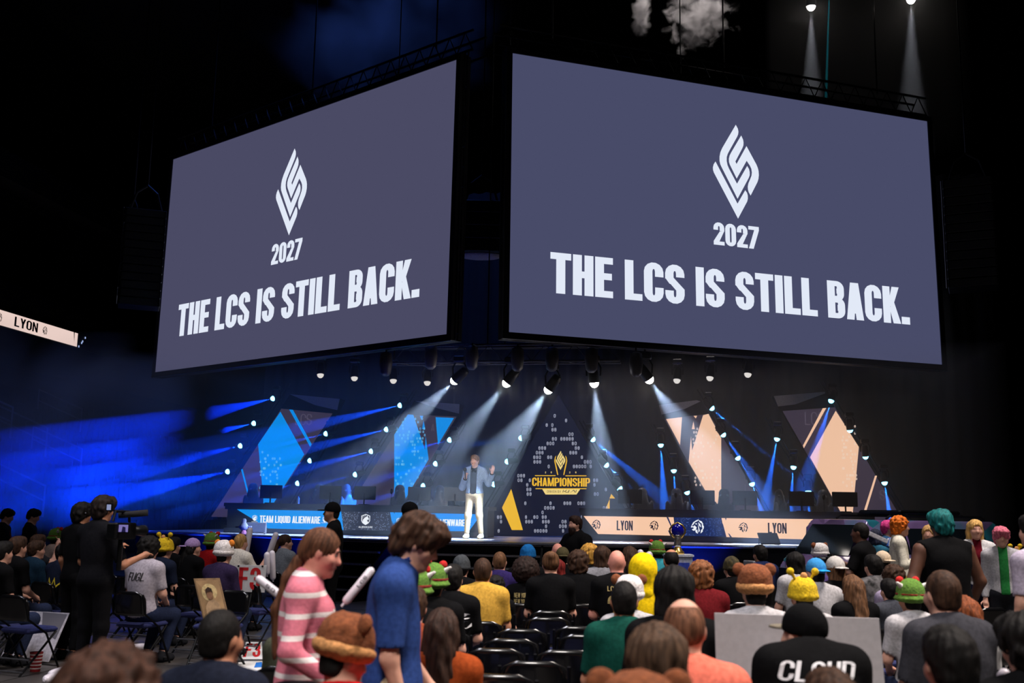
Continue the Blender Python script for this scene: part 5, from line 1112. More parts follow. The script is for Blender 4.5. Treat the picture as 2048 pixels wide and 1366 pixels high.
P_(1462, 1115, 'person in black and gold patterned beanie and black hoodie', hatk='beanie', hcols=(mat('beanie_gold', (54, 46, 18), .9, var=.45, scale=25),), z=1.31, sleeve='long')
P_(1520, 1092, 'person with black hair and navy jersey before the car bonnet', shirt=cloth(26, 36, 70), hr='short', z=1.38, skin=1)
P_(1509, 1127, 'person in brown bear plush hat with tan cuff and white hoodie', hatk='bear', shirt=LGR, z=1.43, sleeve='long', bw=1.1)
P_(1638, 1085, 'person in white bear plush hat with brown ears before the car', hatk='cow', hcols=(M_whitep, M_whitep, M_bear), shirt=cloth(120, 100, 170), z=1.43)
P_(1633, 1119, 'person in blue and white mesh cap', hatk='capback', hcols=(cloth(60, 140, 200), cloth(40, 150, 220)), z=1.36, shirt=LGR)
P_(1670, 1115, 'person in white cap with light brown hair', hatk='capback', hcols=(cloth(190, 186, 182),), hr='bob', hm=H_LB, z=1.38, shirt=BLK)
P_(1589, 1107, 'person with straight black hair before the car door', hr='bob', z=1.37, shirt=LGR)
P_(1764, 1104, 'person in beige cap beside the crew photographer', hatk='capback', hcols=(cloth(206, 186, 160),), z=1.37, shirt=LGR)
P_(1746, 1112, 'person with dark brown hair and camouflage jacket', shirt=mat('camo', (84, 82, 84), .9, var=.5, scale=14), hr='short', hm=H_DK, z=1.38, bw=1.1, sleeve='long')
P_(1602, 1149, 'person in yellow plush hat with round pompoms and grey shirt', hatk='plain', shirt=LGR, z=1.37)
P_(1704, 1153, 'person with wavy brown hair and black leather jacket', hr='long', hm=H_LB, fem=True, z=1.25, sleeve='long')
P_(1818, 1156, 'person in bright green plush hat with dark red band and grey straps', hatk='frog', shirt=LGR, z=1.32)
P_(1786, 1131, 'person with curly brown hair and lilac sleeve', hr='curly', hm=H_BR, shirt=cloth(150, 138, 164), z=1.31)
P_(1778, 1160, 'person with dark hair behind the green plush hat', hr='short', z=1.20, shirt=cloth(60, 62, 70))
P_(1882, 1144, 'tall man with short brown hair and charcoal shirt', hr='crop', hm=H_BR, shirt=cloth(56, 56, 62), z=1.47, bw=1.2)
P_(1926, 1196, 'woman with long auburn hair and white shirt', hr='long', hm=H_AU, fem=True, shirt=WHT, z=1.25)
a = P_(1606, 1216, 'man in black cap and black jersey with slanted white lettering', hatk='cap', hcols=(BLK, cloth(120, 112, 98)), hr='short', hm=H_DK, z=1.385, bw=1.3, turn=.5, J=joints(SIT, head=(0, .10, 1.14), neck=(0, .02, 1.075)))
back_print(a[0], a[3], lambda mb, fn: text_on(mb, 'CLOUD', fn, -.18, .98, .14, 1.06, slant=.2, W=.5, S=.15, T=.12), INK_W)
P_(1896, 1261, 'person with black hair close behind the charcoal shirt', hr='short', z=1.37, shirt=cloth(40, 42, 48))
P_(2046, 1228, 'person with black hair and dark top beside the empty blue seats', hr='mop', z=1.37, bw=1.1)
P_(2029, 1096, 'person in yellow plush hat and grey shirt beyond the empty seats', hatk='plain', shirt=GRY, z=1.42)
P_(1655, 1346, 'person with brown hair low in front of the white board', hr='short', hm=H_BR, z=1.31)
# ================================================================== STANDING PEOPLE
STOOD = [0]
SPOTS = [
    (645.5, 5.32), (836.4, 5.0), (950.0, 24.39), (208.9, 11.21), (166.5, 12.43), (663.9, 14.8), (821.8, 14.21), (1150.1, 15.76),
    (16.3, 17.61), (68.5, 17.55), (1718.8, 12.58), (1879.9, 10.3), (1857.1, 14.91), (1950.0, 13.36), (2001.6, 12.86), (1776.9, 15.93),
    (1800.5, 14.54), (2062.8, 8.21), (1751.1, 15.43)]      # picture column and distance of each person on their feet, in order
def vec_rz(v): return math.atan2(-v[0], v[1])
def stander(x, y, d, label, J=None, shirt=BLK, pants=BLK, hr='short', hm=H_DK, skin=0, rz=0.0, h=.014, sleeve='short', shoe=BLK, hatk=None, hcols=None, bw=1.0, fem=False, turn=0, nod=0, hem=None, face=False, hands=(.5, .5), foot=None, hair_h=.010, hdir=(None, None), neck=0.0, z=None, group=None, loose=.016):
    x, d = SPOTS[STOOD[0]]; STOOD[0] += 1; p = pd(x, y, d); zt = (z or p[2]); s = zt / 1.795; J = J or joints(STAND)
    sc0 = s if foot is None else (p[2] - foot) / 1.795; hx, hy = J['head'][0] * sc0, J['head'][1] * sc0
    root = empty('person', (p[0] - hx * math.cos(rz) + hy * math.sin(rz), p[1] - hx * math.sin(rz) - hy * math.cos(rz), 0), rz, label, 'person', group, scale=s)
    if foot is not None: root.location.z = foot; root.scale = ((p[2] - foot) / 1.795,) * 3
    R = build_person(root, J, SK[skin], shirt, pants, shoe, h, sleeve, hem=hem, bw=bw, female=fem, yaw=turn, pitch=nod, hands=hands, hdir=hdir, neck=neck, loose=loose)
    hc = tuple(J['head'])
    if hatk: hat(root, hatk, hc, R, hcols, h=.009)
    if hr: hair(root, hr, hm, hc, R, hair_h, under=bool(hatk))
    if face: face_parts(root, hc, R)
    return root, J, R
FWh = np.array([FW[0], FW[1], 0]); FWh /= np.linalg.norm(FWh); RTh = np.array([RT[0], RT[1], 0]); RTh /= np.linalg.norm(RTh)
def garment(root, name, J, m, h, parts, grow, cuts, **kw):
    g, R = person_ops(J, **kw); ops = []
    for k in parts: ops += g[k]
    return put(name, soft_mesh(name, ops + [('grow', grow)] + cuts, h), m, root)
def stripe_mat(name, base, band, period, width, off):
    m = mat(name, base, .9, var=.06, scale=60, bump=.2); nt = m.node_tree; b = nt.nodes['Principled BSDF']; src = b.inputs['Base Color'].links[0].from_socket
    tc = nt.nodes.new('ShaderNodeTexCoord'); sp = nt.nodes.new('ShaderNodeSeparateXYZ'); nt.links.new(tc.outputs['Object'], sp.inputs[0])
    a = nt.nodes.new('ShaderNodeMath'); a.operation = 'ADD'; a.inputs[1].default_value = off; nt.links.new(sp.outputs['Z'], a.inputs[0])
    f = nt.nodes.new('ShaderNodeMath'); f.operation = 'PINGPONG'; f.inputs[1].default_value = period / 2; nt.links.new(a.outputs[0], f.inputs[0])
    g = nt.nodes.new('ShaderNodeMath'); g.operation = 'LESS_THAN'; g.inputs[1].default_value = width / 2; nt.links.new(f.outputs[0], g.inputs[0])
    mx = nt.nodes.new('ShaderNodeMix'); mx.data_type = 'RGBA'; nt.links.new(g.outputs[0], mx.inputs['Factor']); nt.links.new(src, mx.inputs['A']); mx.inputs['B'].default_value = srgb(*band); nt.links.new(mx.outputs['Result'], b.inputs['Base Color']); return m
# woman in the striped sweater
Jw = joints(STAND, head=(0, .07, 1.665), neck=(0, .005, 1.515), elr=(.285, -.05, 1.17), wrr=(.27, .17, 1.02), ell=(-.225, -.02, 1.15), wrl=(-.2, .18, 1.0))
w_ = stander(646, 1056, 5.32, 'woman in pink and white striped sweater with brown ponytail walking past the seats', Jw, stripe_mat('pink_stripe', (206, 112, 130), (226, 216, 214), .105, .026, .02), cloth(40, 36, 40), 'sleek', hairm(92, 58, 40), 3, vec_rz(RTh * .97 + FWh * .1), .010, 'long', fem=True, nod=-.28, hem=.90, face=True, hair_h=.006, bw=1.08)
put('ponytail', soft_mesh('ponytail', [(cone((0, -.05, 1.62), (0, -.10, 1.52), .034, .036), .03), (cone((0, -.10, 1.52), (0, -.15, 1.36), .036, .034), .03), (cone((0, -.15, 1.36), (0, -.155, 1.10), .034, .012), .03), ('strand', .002, 20)], .008), hairm(92, 58, 40), w_[0])
# man in the blue polo
Jm = joints(STAND, head=(0, .10, 1.65), neck=(0, .03, 1.51), elr=(.225, -.02, 1.13), wrr=(.215, .06, .87), ell=(-.22, .04, 1.13), wrl=(-.20, .2, .93))
m_ = stander(836, 1045, 5.15, 'man in royal blue polo shirt with brown hair walking head down past the seats', Jm, cloth(44, 68, 128), KHA, 'mop', hairm(64, 42, 30), 0, vec_rz(RTh * .99 + FWh * .12), .010, 'short', nod=-.42, hem=.93, face=True, hair_h=.006, bw=.98, z=1.755, loose=.022)
put('collar', soft_mesh('collar', [(cone((0, -.005, 1.50), (0, .035, 1.575), .080, .072), .02), ('-', cone((0, .0, 1.46), (0, .06, 1.66), .066, .062), .004), ('cut', (0, -.35, 1), 1.565), ('-', rbox((0, .14, 1.54), (.02, .08, .1), .005), .004)], .008), cloth(34, 60, 128), m_[0])
MB().lathe([(.170, -.018), (.176, -.018), (.176, .018), (.170, .018)], (0, 0, .945), 24, sy=.78).build('belt', cloth(60, 44, 34), m_[0])
# host on the stage
Jh = joints(STAND, elr=(.285, .0, 1.10), wrr=(.15, .20, 1.30), ell=(-.31, -.02, 1.19), wrl=(-.42, .10, 1.42), knr=(.13, .03, .5), anr=(.16, 0, .09), knl=(-.13, .03, .5), anl=(-.17, 0, .09))
fp = pz(955, 1077, SZ); hz = pY(955, 911, fp[1])
dh = float((fp - CAM) @ FW)
hs = stander(950, 911, dh, 'host in denim jacket and khaki trousers speaking into a microphone on stage', Jh, cloth(30, 31, 34), KHA, 'short', hairm(122, 84, 52), 0, vec_rz(-FWh * 1 - RTh * .28), .010, 'long', cloth(206, 196, 170), face=True, hands=(.12, 1.15), foot=SZ, hair_h=.006, turn=-.25, hdir=(((-.25, .1, 1), (0, -1, .1)), ((-.15, .35, 1), (.6, .8, 0))))
garment(hs[0], 'denim_jacket', Jh, cloth(132, 152, 184), .010, ('torso', 'armU', 'armL'), .030, [('cut', (0, 0, -1), -.965), ('-', cone(Jh['neck'] + V3(0, .03, .04), Jh['neck'] + V3(0, .02, .2), .075, .09), .01), ('-', rbox((0, .25, 1.25), (.072, .25, .4), .02), .01)] + [('-', cone(Jh['wr' + s] + (Jh['wr' + s] - Jh['el' + s]) * .02, Jh['wr' + s] + (Jh['wr' + s] - Jh['el' + s]) * .6, .065, .07), .004) for s in 'lr'])
put('hood', soft_mesh('hood', [(ell((0, -.07, 1.50), (.12, .075, .06)), .02), (cone((-.09, .0, 1.52), (-.03, .1, 1.44), .03, .022), .03), (cone((.09, .0, 1.52), (.03, .1, 1.44), .03, .022), .03)], .010), cloth(30, 31, 34), hs[0])
Mh = hs[0].matrix_basis; hp = Jh['wrr'] + V3(-.01, .055, .06)
mic = empty('microphone', label='black handheld microphone in the hand of the host', cat='microphone'); mic.matrix_world = hs[0].matrix_basis @ Matrix.Translation(hp) @ Matrix.Rotation(-.25, 4, 'X')
MB().lathe([(.012, -.10), (.014, -.1), (.016, .07), (.02, .085)], n=12).smooth().build('handle', M_blackmetal, mic); MB().lathe([(.02, .085), (.036, .1), (.038, .13), (.028, .155), (.008, .165)], n=14).smooth().build('grille', mat('mic_foam', (30, 30, 34), .9), mic)
# crew with the video camera
Jc = joints(STAND, elr=(.30, .05, 1.12), wrr=(.32, .28, 1.20), ell=(-.25, .05, 1.14), wrl=(-.08, .3, 1.28))
stander(209, 996, 11.2, 'camera operator in black seen from behind with tousled dark hair', Jc, cloth(20, 20, 24), cloth(14, 14, 17), 'mop', hairm(30, 20, 17), 1, face_rz(-1, -10, 1.5, 0), .014, 'short', BLK, bw=1.1, group=None)
c_ = stander(166, 1009, 12.6, 'crew member in black with a headset beside the camera operator', None, BLK, BLK, 'mop', H_DK, 1, face_rz(-1, -10, 3, 0), .018)
mb = MB(); mb.tube([(-.1, 0, 1.69), (-.075, 0, 1.77), (0, 0, 1.80), (.075, 0, 1.77), (.1, 0, 1.69)], .008, 6); mb.build('headset', mat('headset_grey', (120, 120, 130), .5), c_[0])
pc = pd(243, 1062, 10.75); cam_r = empty('video_camera', (pc[0], pc[1], 0), vec_rz(FWh * 1 + RTh * .3), 'black shoulder video camera with lit monitor held by the operator', 'camera')
zc = pc[2]
MB().box((0, 0, zc), (.06, .17, .085), bev=.015).build('camera_body', M_blackmetal, cam_r); MB().lathe([(.045, 0), (.05, .1), (.06, .17), (.06, .2)], (0, 0, 0), 16, M=Matrix.Translation((0, .17, zc)) @ Matrix.Rotation(-math.pi / 2, 4, 'X')).smooth().build('lens', M_blackmetal, cam_r)
MB().tube([(-.05, .0, zc + .16), (.2, .14, zc + .19)], [.032, .036], 10).smooth().build('shotgun_microphone', mat('mic_fur', (26, 26, 30), .95), cam_r)
sc_ = MB().box((0, 0, 0), (.066, .012, .045)).build('monitor', M_blackmetal, cam_r); sc_.location = (.12, -.12, zc + .03); s2_ = MB().poly([(-.056, -.0135, -.036), (.056, -.0135, -.036), (.056, -.0135, .036), (-.056, -.0135, .036)]).build('monitor_screen', mat('viewfinder', (120, 110, 170), emit=1.0), sc_)
MB().poly([(-.02, -.0145, -.036), (.03, -.0145, -.036), (.025, -.0145, .012), (-.01, -.0145, .02)]).build('monitor_figure', mat('viewfinder_fig', (30, 26, 60), emit=1.0), sc_)
vf = MB().box((0, 0, 0), (.035, .012, .04)).build('viewfinder', M_blackmetal, cam_r); vf.location = (-.09, -.1, zc + .24); MB().poly([(-.026, -.0135, -.028), (.026, -.0135, -.028), (.026, -.0135, .028), (-.026, -.0135, .028)]).build('viewfinder_screen', mat('viewfinder_b', (150, 160, 200), emit=.8), vf)
mb = MB(); mb.tube([(0, -.15, zc + .1), (0, -.12, zc + .2), (0, .1, zc + .2), (0, .12, zc + .09)], .014, 6); mb.tube([(-.06, 0, zc + .2), (-.09, -.09, zc + .22)], .01, 5); mb.build('top_handle', M_blackmetal, cam_r)
mb = MB(); mb.tube([(0, 0, zc - .08), (0, 0, zc - .4)], .025, 8); mb.build('grip_pole', M_blackmetal, cam_r)
# stage guards and others on their feet
stander(664, 1007, 14.8, 'guard in black cap and black jacket standing before the blue desk', None, BLK, BLK, 'crop', H_DK, 1, vec_rz(-RTh * .95 - FWh * .1), .018, 'long', hatk='cap', hcols=(BLK,), bw=1.1)
stander(822, 1007, 14.2, 'guard in black cap half hidden behind the blue polo', joints(STAND, elr=(.3, .05, 1.12), wrr=(.22, .25, .98), ell=(-.32, .1, 1.12), wrl=(-.25, .3, 1.0)), BLK, BLK, 'crop', H_DK, 0, vec_rz(RTh * .95 + FWh * .1), .018, 'short', hatk='cap', hcols=(BLK,), bw=1.1)
b_ = stander(1149, 1033, 15.0, 'bearded guard in black jacket leaning at the stage front', joints(STAND, shr=(.22, -.01, 1.42), shl=(-.22, -.01, 1.42), elr=(.44, .06, 1.17), wrr=(.3, .26, 1.05), ell=(-.44, .06, 1.17), wrl=(-.3, .26, 1.05)), BLK, BLK, 'short', hairm(44, 26, 20), 0, vec_rz(-RTh * .8 - FWh * .5), .016, 'long', bw=1.5, loose=.035)
bd = put('beard', soft_mesh('beard', [(ell((0, .05, -.09), (.065, .06, .07)), .02), (ell((0, .05, -.14), (.05, .045, .06)), .04), ('bump', .006, 60)], .012), hairm(36, 20, 16), b_[0]); bd.matrix_local = Matrix.Translation(tuple(b_[1]['head'])) @ Matrix([list(r) for r in b_[2]]).to_4x4()
for x, l in ((17, 'person with dark hair and red lanyard standing by the aisle rails'), (69, 'second person with dark hair and red lanyard standing before the stands')):
    a = stander(x, 1019, 17.5, l, None, BLK, BLK, 'short', H_DK, 0, vec_rz(RTh * .8 + FWh * .2), .020, nod=-.4)
    MB().tube([(-.07, -.03, 1.53), (-.06, .09, 1.42), (0, .125, 1.25), (.06, .09, 1.42), (.07, -.03, 1.53), (0, -.07, 1.55)], .010, 6, closed=True).build('lanyard', cloth(190, 40, 36), a[0])
a = stander(1719, 1046, 12.6, 'crew photographer in black shirt with a camera in both hands', joints(STAND, elr=(.28, .08, 1.17), wrr=(.08, .32, 1.3), ell=(-.28, .08, 1.17), wrl=(-.10, .34, 1.28)), BLK, BLK, 'crop', H_DK, 2, vec_rz(-RTh * .75 + FWh * .6), .016, 'short', bw=1.15)
back_print(a[0], (a[1], 1.15, 'short', False), lambda mb, fn: text_on(mb, 'CREW', fn, -.02, 1.30, .13, 1.35, W=.5, S=.14, T=.12), INK_W)
pp = a[0].matrix_basis @ Vector((0, .42, 1.32)); o = empty('photo_camera', tuple(pp), a[0].rotation_euler.z, 'black photo camera held by the crew photographer', 'camera'); MB().box((0, 0, 0), (.07, .035, .05), bev=.012).build('camera_body', M_blackmetal, o); MB().lathe([(.035, 0), (.04, .1), (.045, .13)], n=14, M=Matrix.Translation((0, .03, 0)) @ Matrix.Rotation(-math.pi / 2, 4, 'X')).smooth().build('lens', M_blackmetal, o); MB().box((0, 0, .06), (.025, .03, .015)).build('flash_shoe', M_blackmetal, o)
a = stander(1880, 1024, 10.3, 'large person with teal green hair and black tank top seen from behind', joints(STAND, shl=(-.25, 0, 1.43), shr=(.25, 0, 1.43), elr=(.36, -.02, 1.15), wrr=(.34, .1, .92), ell=(-.36, -.02, 1.15), wrl=(-.34, .1, .92)), BLK, cloth(26, 24, 26), 'mop', H_GN, 2, face_rz(7, -10, 2, 2), .016, 'none', bw=1.5)
stander(1857, 1052, 14.6, 'person with blond hair hidden behind the green-haired person', None, BLK, JEAN, 'bob', H_BL, 0, face_rz(8, -8, 3, -20), .02, fem=True)
a = stander(1950, 1041, 13.6, 'woman with long blond hair and white off-shoulder jacket facing the crowd', joints(STAND, elr=(.26, .0, 1.16), wrr=(.06, .2, 1.12), ell=(-.26, .0, 1.16), wrl=(-.05, .2, 1.08)), WHT, cloth(30, 34, 60), 'long', hairm(204, 160, 92), 0, vec_rz(-FWh - RTh * .15), .014, 'long', fem=True, neck=-.06)
garment(a[0], 'red_top', a[1], cloth(96, 16, 30), .012, ('torso',), .024, [('cut', (1, 0, 0), .05), ('cut', (-1, 0, 0), .05), ('cut', (0, -1, 0), -.02), ('cut', (0, 0, -1), -1.0)], female=True)
a = stander(2001, 1057, 13.4, 'person with pink hair, green top and pale open hoodie', None, LGR, DKG, 'mop', H_PK, 0, vec_rz(-FWh - RTh * .3), .016, 'long')
garment(a[0], 'green_top', a[1], cloth(40, 120, 60), .012, ('torso',), .024, [('cut', (1, 0, 0), .055), ('cut', (-1, 0, 0), .055), ('cut', (0, -1, 0), -.02), ('cut', (0, 0, -1), -.95)])
stander(1777, 1042, 15.8, 'cosplayer with pink hair and dark costume by the car', None, cloth(40, 70, 100), BLK, 'short', H_MG, 0, vec_rz(RTh * .8 - FWh * .3), .018, 'long')
a = stander(1801, 1036, 15.2, 'cosplayer with spiky orange hair and white and yellow costume by the car', joints(STAND, elr=(.26, .02, 1.16), wrr=(.2, .26, 1.2), ell=(-.26, .02, 1.16), wrl=(-.05, .3, 1.22)), cloth(214, 208, 190), cloth(200, 160, 40), 'curly', H_OR, 0, vec_rz(RTh * .9 - FWh * .2), .018, 'long')
stander(2063, 1032, 8.2, 'person in pale lilac shirt standing beyond the dark-haired sitter', None, cloth(176, 166, 186), DKG, 'short', H_DK, 0, vec_rz(-RTh * .4 + FWh), .018, 'short', bw=1.1)
stander(1752, 1060, 15.6, 'cosplayer with dark blue hair and teal cloak by the car', None, cloth(40, 90, 110), BLK, 'bob', hairm(24, 28, 48), 0, vec_rz(RTh * .5 + FWh * .5), .018, 'long')
p0, p1 = pd(1728, 1062, 15.1), pd(1795, 1093, 15.1); o = empty('prop_weapon', tuple(p0), 0, 'long white and blue toy blaster prop held by a cosplayer', 'prop')
dv = p1 - p0; L_ = float(np.linalg.norm(dv)); o.matrix_world = frame(p0, dv, np.cross(dv, FWh)); mw = mat('prop_white', (206, 206, 214), .4)
MB().box((L_ * .4, 0, 0), (L_ * .42, .03, .03), bev=.01).build('barrel', mw, o); MB().box((L_ * .86, 0, 0), (L_ * .17, .05, .075), bev=.02).build('stock', mat('prop_blue', (50, 96, 176), .4), o); MB().lathe([(.03, -.06), (.07, -.055), (.075, .055), (.03, .06)], (L_ * .82, 0, 0), 18).build('drum', mw, o)

# ================================================================== CAR
pc = pd(1752, 1110, 20.0); car = empty('suv', (pc[0], pc[1], 0), vec_rz(-FWh * .42 - RTh * .91), 'dark iridescent purple suv with roof rack parked beside the stage', 'car')
def wrap():
    m = bpy.data.materials.new('car_wrap'); m.use_nodes = True; nt = m.node_tree; b = nt.nodes['Principled BSDF']; b.inputs['Roughness'].default_value = .22; b.inputs['Metallic'].default_value = .15; b.inputs['Coat Weight'].default_value = .5
    tc = nt.nodes.new('ShaderNodeTexCoord'); v = nt.nodes.new('ShaderNodeTexVoronoi'); v.inputs['Scale'].default_value = 2.2; n = nt.nodes.new('ShaderNodeTexNoise'); n.inputs['Scale'].default_value = 1.3
    nt.links.new(tc.outputs['Object'], n.inputs['Vector']); nt.links.new(tc.outputs['Object'], v.inputs['Vector']); r = nt.nodes.new('ShaderNodeValToRGB'); e = r.color_ramp.elements; e[0].color = srgb(50, 42, 66); e[0].position = .25; e[1].color = srgb(160, 128, 190); e[1].position = .6; x = e.new(.75); x.color = srgb(50, 140, 160); x = e.new(.9); x.color = srgb(36, 30, 50)
    a = nt.nodes.new('ShaderNodeMath'); a.operation = 'ADD'; nt.links.new(v.outputs['Color'], a.inputs[0]); nt.links.new(n.outputs['Fac'], a.inputs[1]); k = nt.nodes.new('ShaderNodeMath'); k.operation = 'MULTIPLY'; k.inputs[1].default_value = .6; nt.links.new(a.outputs[0], k.inputs[0]); nt.links.new(k.outputs[0], r.inputs['Fac']); nt.links.new(r.outputs['Color'], b.inputs['Base Color']); return m
M_wrap = wrap()
body = [(rbox((0, 0, .72), (.97, 2.45, .40), .16), .02), (rbox((0, 1.55, .95), (.90, .85, .17), .10), .08), (rbox((0, -.75, 1.32), (.90, 1.75, .46), .12), .06), ('cut', (0, .82, .572), 1.755), ('cut', (0, -.95, .31), 2.79), ('cut', (.93, 0, .36), 1.335), ('cut', (-.93, 0, .36), 1.335)]
for sx in (-1, 1):
    for y in (1.52, -1.48): body.append(('-', cone((sx * .70, y, .37), (sx * 1.2, y, .37), .43), .02))
put('body_shell', soft_mesh('body_shell', body, .04), M_wrap, car)
M_glass = mat('car_glass', (20, 26, 32), .08, var=0, spec=.2)
def wpl(n_, d_, pts, off=.012):
    """glass pane on the plane n.p = d: pts give (x, z) or (y, z)"""
    return pts
def zy(z): return (1.755 - .572 * z) / .82 + .012
def sx_(z): return (1.335 - .36 * z) / .93 + .012
MB().slab([(-.74, zy(1.13), 1.13), (.74, zy(1.13), 1.13), (.64, zy(1.68), 1.68), (-.64, zy(1.68), 1.68)], (0, -.012, -.008)).build('windscreen', M_glass, car)
for s in (-1, 1):
    for y0, y1, t0, t1 in ((.98, .10, .52, .10), (.04, -.95, .04, -.95), (-1.02, -2.0, -1.02, -1.9)):
        MB().slab([(s * sx_(1.16), y0, 1.16), (s * sx_(1.16), y1, 1.16), (s * sx_(1.63), t1, 1.63), (s * sx_(1.63), t0, 1.63)], (-s * .012, 0, 0)).build('side_window', M_glass, car)
    MB().tube([(s * .66, .35, 1.80), (s * .66, .25, 1.86), (s * .66, -2.1, 1.86), (s * .66, -2.2, 1.80)], .022, 6).build('roof_rail', M_blackmetal, car)
    MB().box((s * 1.05, .95, 1.16), (.10, .06, .08), bev=.03).build('wing_mirror', M_wrap, car)
    MB().box((s * .74, 2.42, .92), (.17, .04, .06), bev=.02).build('headlamp', mat('headlamp', (190, 195, 205), .15), car)
    MB().box((s * .93, 2.30, .62), (.02, .04, .10)).build('marker_lamp', mat('marker_amber', (255, 150, 30), emit=2.0), car)
    for y in (1.52, -1.48):
        Mw = Matrix.Translation((s * .86, y, .37)) @ Matrix.Rotation(math.pi / 2, 4, 'Y'); w0 = MB().lathe([(.22, -.11), (.34, -.12), (.37, -.08), (.37, .08), (.34, .12), (.22, .11)], n=28, M=Mw).smooth().build('wheel', mat('tyre', (20, 20, 22), .85), car)
        MB().lathe([(.02, .09), (.2, .10), (.24, .115), (.24, -.115), (.2, -.1), (.02, -.09)], n=20, M=Mw).build('rim', mat('rim_alu', (110, 112, 118), .3, .8), w0)
MB().box((0, 2.44, .78), (.52, .03, .12), bev=.02).build('radiator_grille', mat('grille_black', (12, 12, 14), .4), car)
for y in (-.2, -.9, -1.6): MB().tube([(-.66, y, 1.88), (.66, y, 1.88)], .018, 6).build('rack_bar', M_blackmetal, car)
MB().box((0, -.9, 1.93), (.55, .8, .04), bev=.03).build('rack_box', M_blackmetal, car)

# trophy on its stand
pt = pd(1355, 1047, 16.2); o = empty('trophy', (pt[0], pt[1], 0), 0, 'tall silver and gold trophy with a deep blue jewel on a plinth', 'trophy'); zb = float(pd(1355, 1108, 16.2)[2]); zt = pt[2]; H_ = zt - zb; o.location.z = zb
M_sil = mat('trophy_silver', (210, 205, 200), .2, .9, var=.03); M_gld = mat('trophy_gold', (220, 180, 96), .25, .9, var=.03)
MB().lathe([(.10, 0), (.10, .03), (.07, .06), (.045, .12)], n=20).smooth().build('base', M_gld, o); MB().lathe([(.045, .1), (.06, H_ * .3), (.05, H_ * .45), (.055, H_ * .55), (.08, H_ * .62)], n=18).smooth().build('stem', M_sil, o)
MB().lathe([(.02, H_ * .55), (.085, H_ * .66), (.10, H_ * .78), (.08, H_ * .9), (.02, H_)], n=18, sy=.5).smooth().build('jewel', mat('trophy_jewel', (20, 20, 150), .1, var=.1, coat=.6), o)
mb = MB(); mb.tube([(.06 * s_ * 1.0, 0, 0) for s_ in ()] or [(-.05, 0, H_ * .52), (-.115, 0, H_ * .7), (-.118, 0, H_ * .82), (-.07, 0, H_ * .95), (0, 0, H_ * 1.03), (.07, 0, H_ * .95), (.118, 0, H_ * .82), (.115, 0, H_ * .7), (.05, 0, H_ * .52)], .014, 8); mb.smooth().build('gold_rim', M_gld, o)
o = empty('trophy_plinth', (pt[0], pt[1], 0), .15, 'pale square plinth with a blue front under the trophy', 'plinth'); MB().slab([(-.2, -.2, 0), (.2, -.2, 0), (.2, .2, 0), (-.2, .2, 0)], (0, 0, zb - .03)).build('column', mat('plinth_white', (190, 195, 215), .5), o); MB().box((0, 0, zb - .015), (.22, .22, .015)).build('cap', mat('plinth_cap', (210, 215, 230), .4), o); MB().box((0, -.205, zb * .5), (.15, .006, zb * .4)).build('front_panel', mat('plinth_blue', (50, 70, 170), .4), o)

# ================================================================== SIGNS, INFLATABLES AND SMALL THINGS
M_board = mat('board_white', (206, 202, 206), .7, var=.03); M_card = mat('board_card', (225, 225, 225), .7, var=.03); RED = mat('print_red', (206, 26, 34), .8, var=0)
def board(name, quad, label, m, thick=.006, group=None):
    """a flat sign given by its four corners in space (bl, br, tr, tl)"""
    q = [np.array(p, float) for p in quad]; n_ = np.cross(q[1] - q[0], q[3] - q[0]); n_ /= np.linalg.norm(n_)
    if n_ @ (CAM - q[0]) < 0: n_ = -n_
    o = empty(name, (0, 0, 0), label=label, cat='sign', group=group); MB().slab(q, tuple(-n_ * thick)).build('board', m, o)
    fn = lambda u, v, off=.003: q[0] * (1 - u) * (1 - v) + q[1] * u * (1 - v) + q[2] * u * v + q[3] * (1 - u) * v + n_ * off
    return o, fn
d = 5.42; o, fn = board('white_board', [pd(1436, 1440, d), pd(1775, 1430, d), pd(1758, 1237, d + .05), pd(1429, 1226, d + .05)], 'large blank pale board held up beside the black cap', M_board)
d = 13.4; o, fn = board('seat_sign', [pd(466, 1183, d), pd(529, 1185, d), pd(533, 1131, d), pd(469, 1130, d)], 'white sign with red F3 hung on a chair back', M_card)
mb = MB(); text_on(mb, 'F3', lambda u, v: fn(u, v), .16, .08, .84, .92, W=.5, S=.19, T=.14, gap=.1); mb.build('lettering', RED, o)
for u in (.1, .85): MB().poly([fn(u, .93, .004), fn(u + .06, .93, .004), fn(u + .06, 1, .004), fn(u, 1, .004)]).build('clip', M_blackmetal, o)
d = 11.6; o, fn = board('portrait_sign', [pd(409, 1250, d), pd(456, 1227, d), pd(439, 1156, d + .1), pd(387, 1157, d + .1)], 'framed sepia portrait sign of a robed figure with a halo', mat('sepia_frame', (150, 118, 84), .7))
MB().poly([fn(.06, .05, .008), fn(.94, .05, .008), fn(.94, .95, .008), fn(.06, .95, .008)]).build('picture_ground', mat('sepia_ground', (176, 140, 98), .8, var=.1, scale=8), o)
def disc(cx, cy, rx, ry, off, n=20): return [fn(cx + rx * math.cos(t), cy + ry * math.sin(t), off) for t in np.linspace(0, 2 * math.pi, n + 1)[:-1]]
MB().poly(disc(.5, .66, .30, .21, .012)).build('halo', mat('sepia_halo', (224, 196, 138), .7), o); MB().poly([fn(.2, .05, .016), fn(.82, .05, .016), fn(.78, .36, .016), (fn(.58, .48, .016)), fn(.42, .48, .016), fn(.24, .36, .016)]).build('robe', mat('sepia_robe', (196, 160, 120), .8, var=.15, scale=14), o)
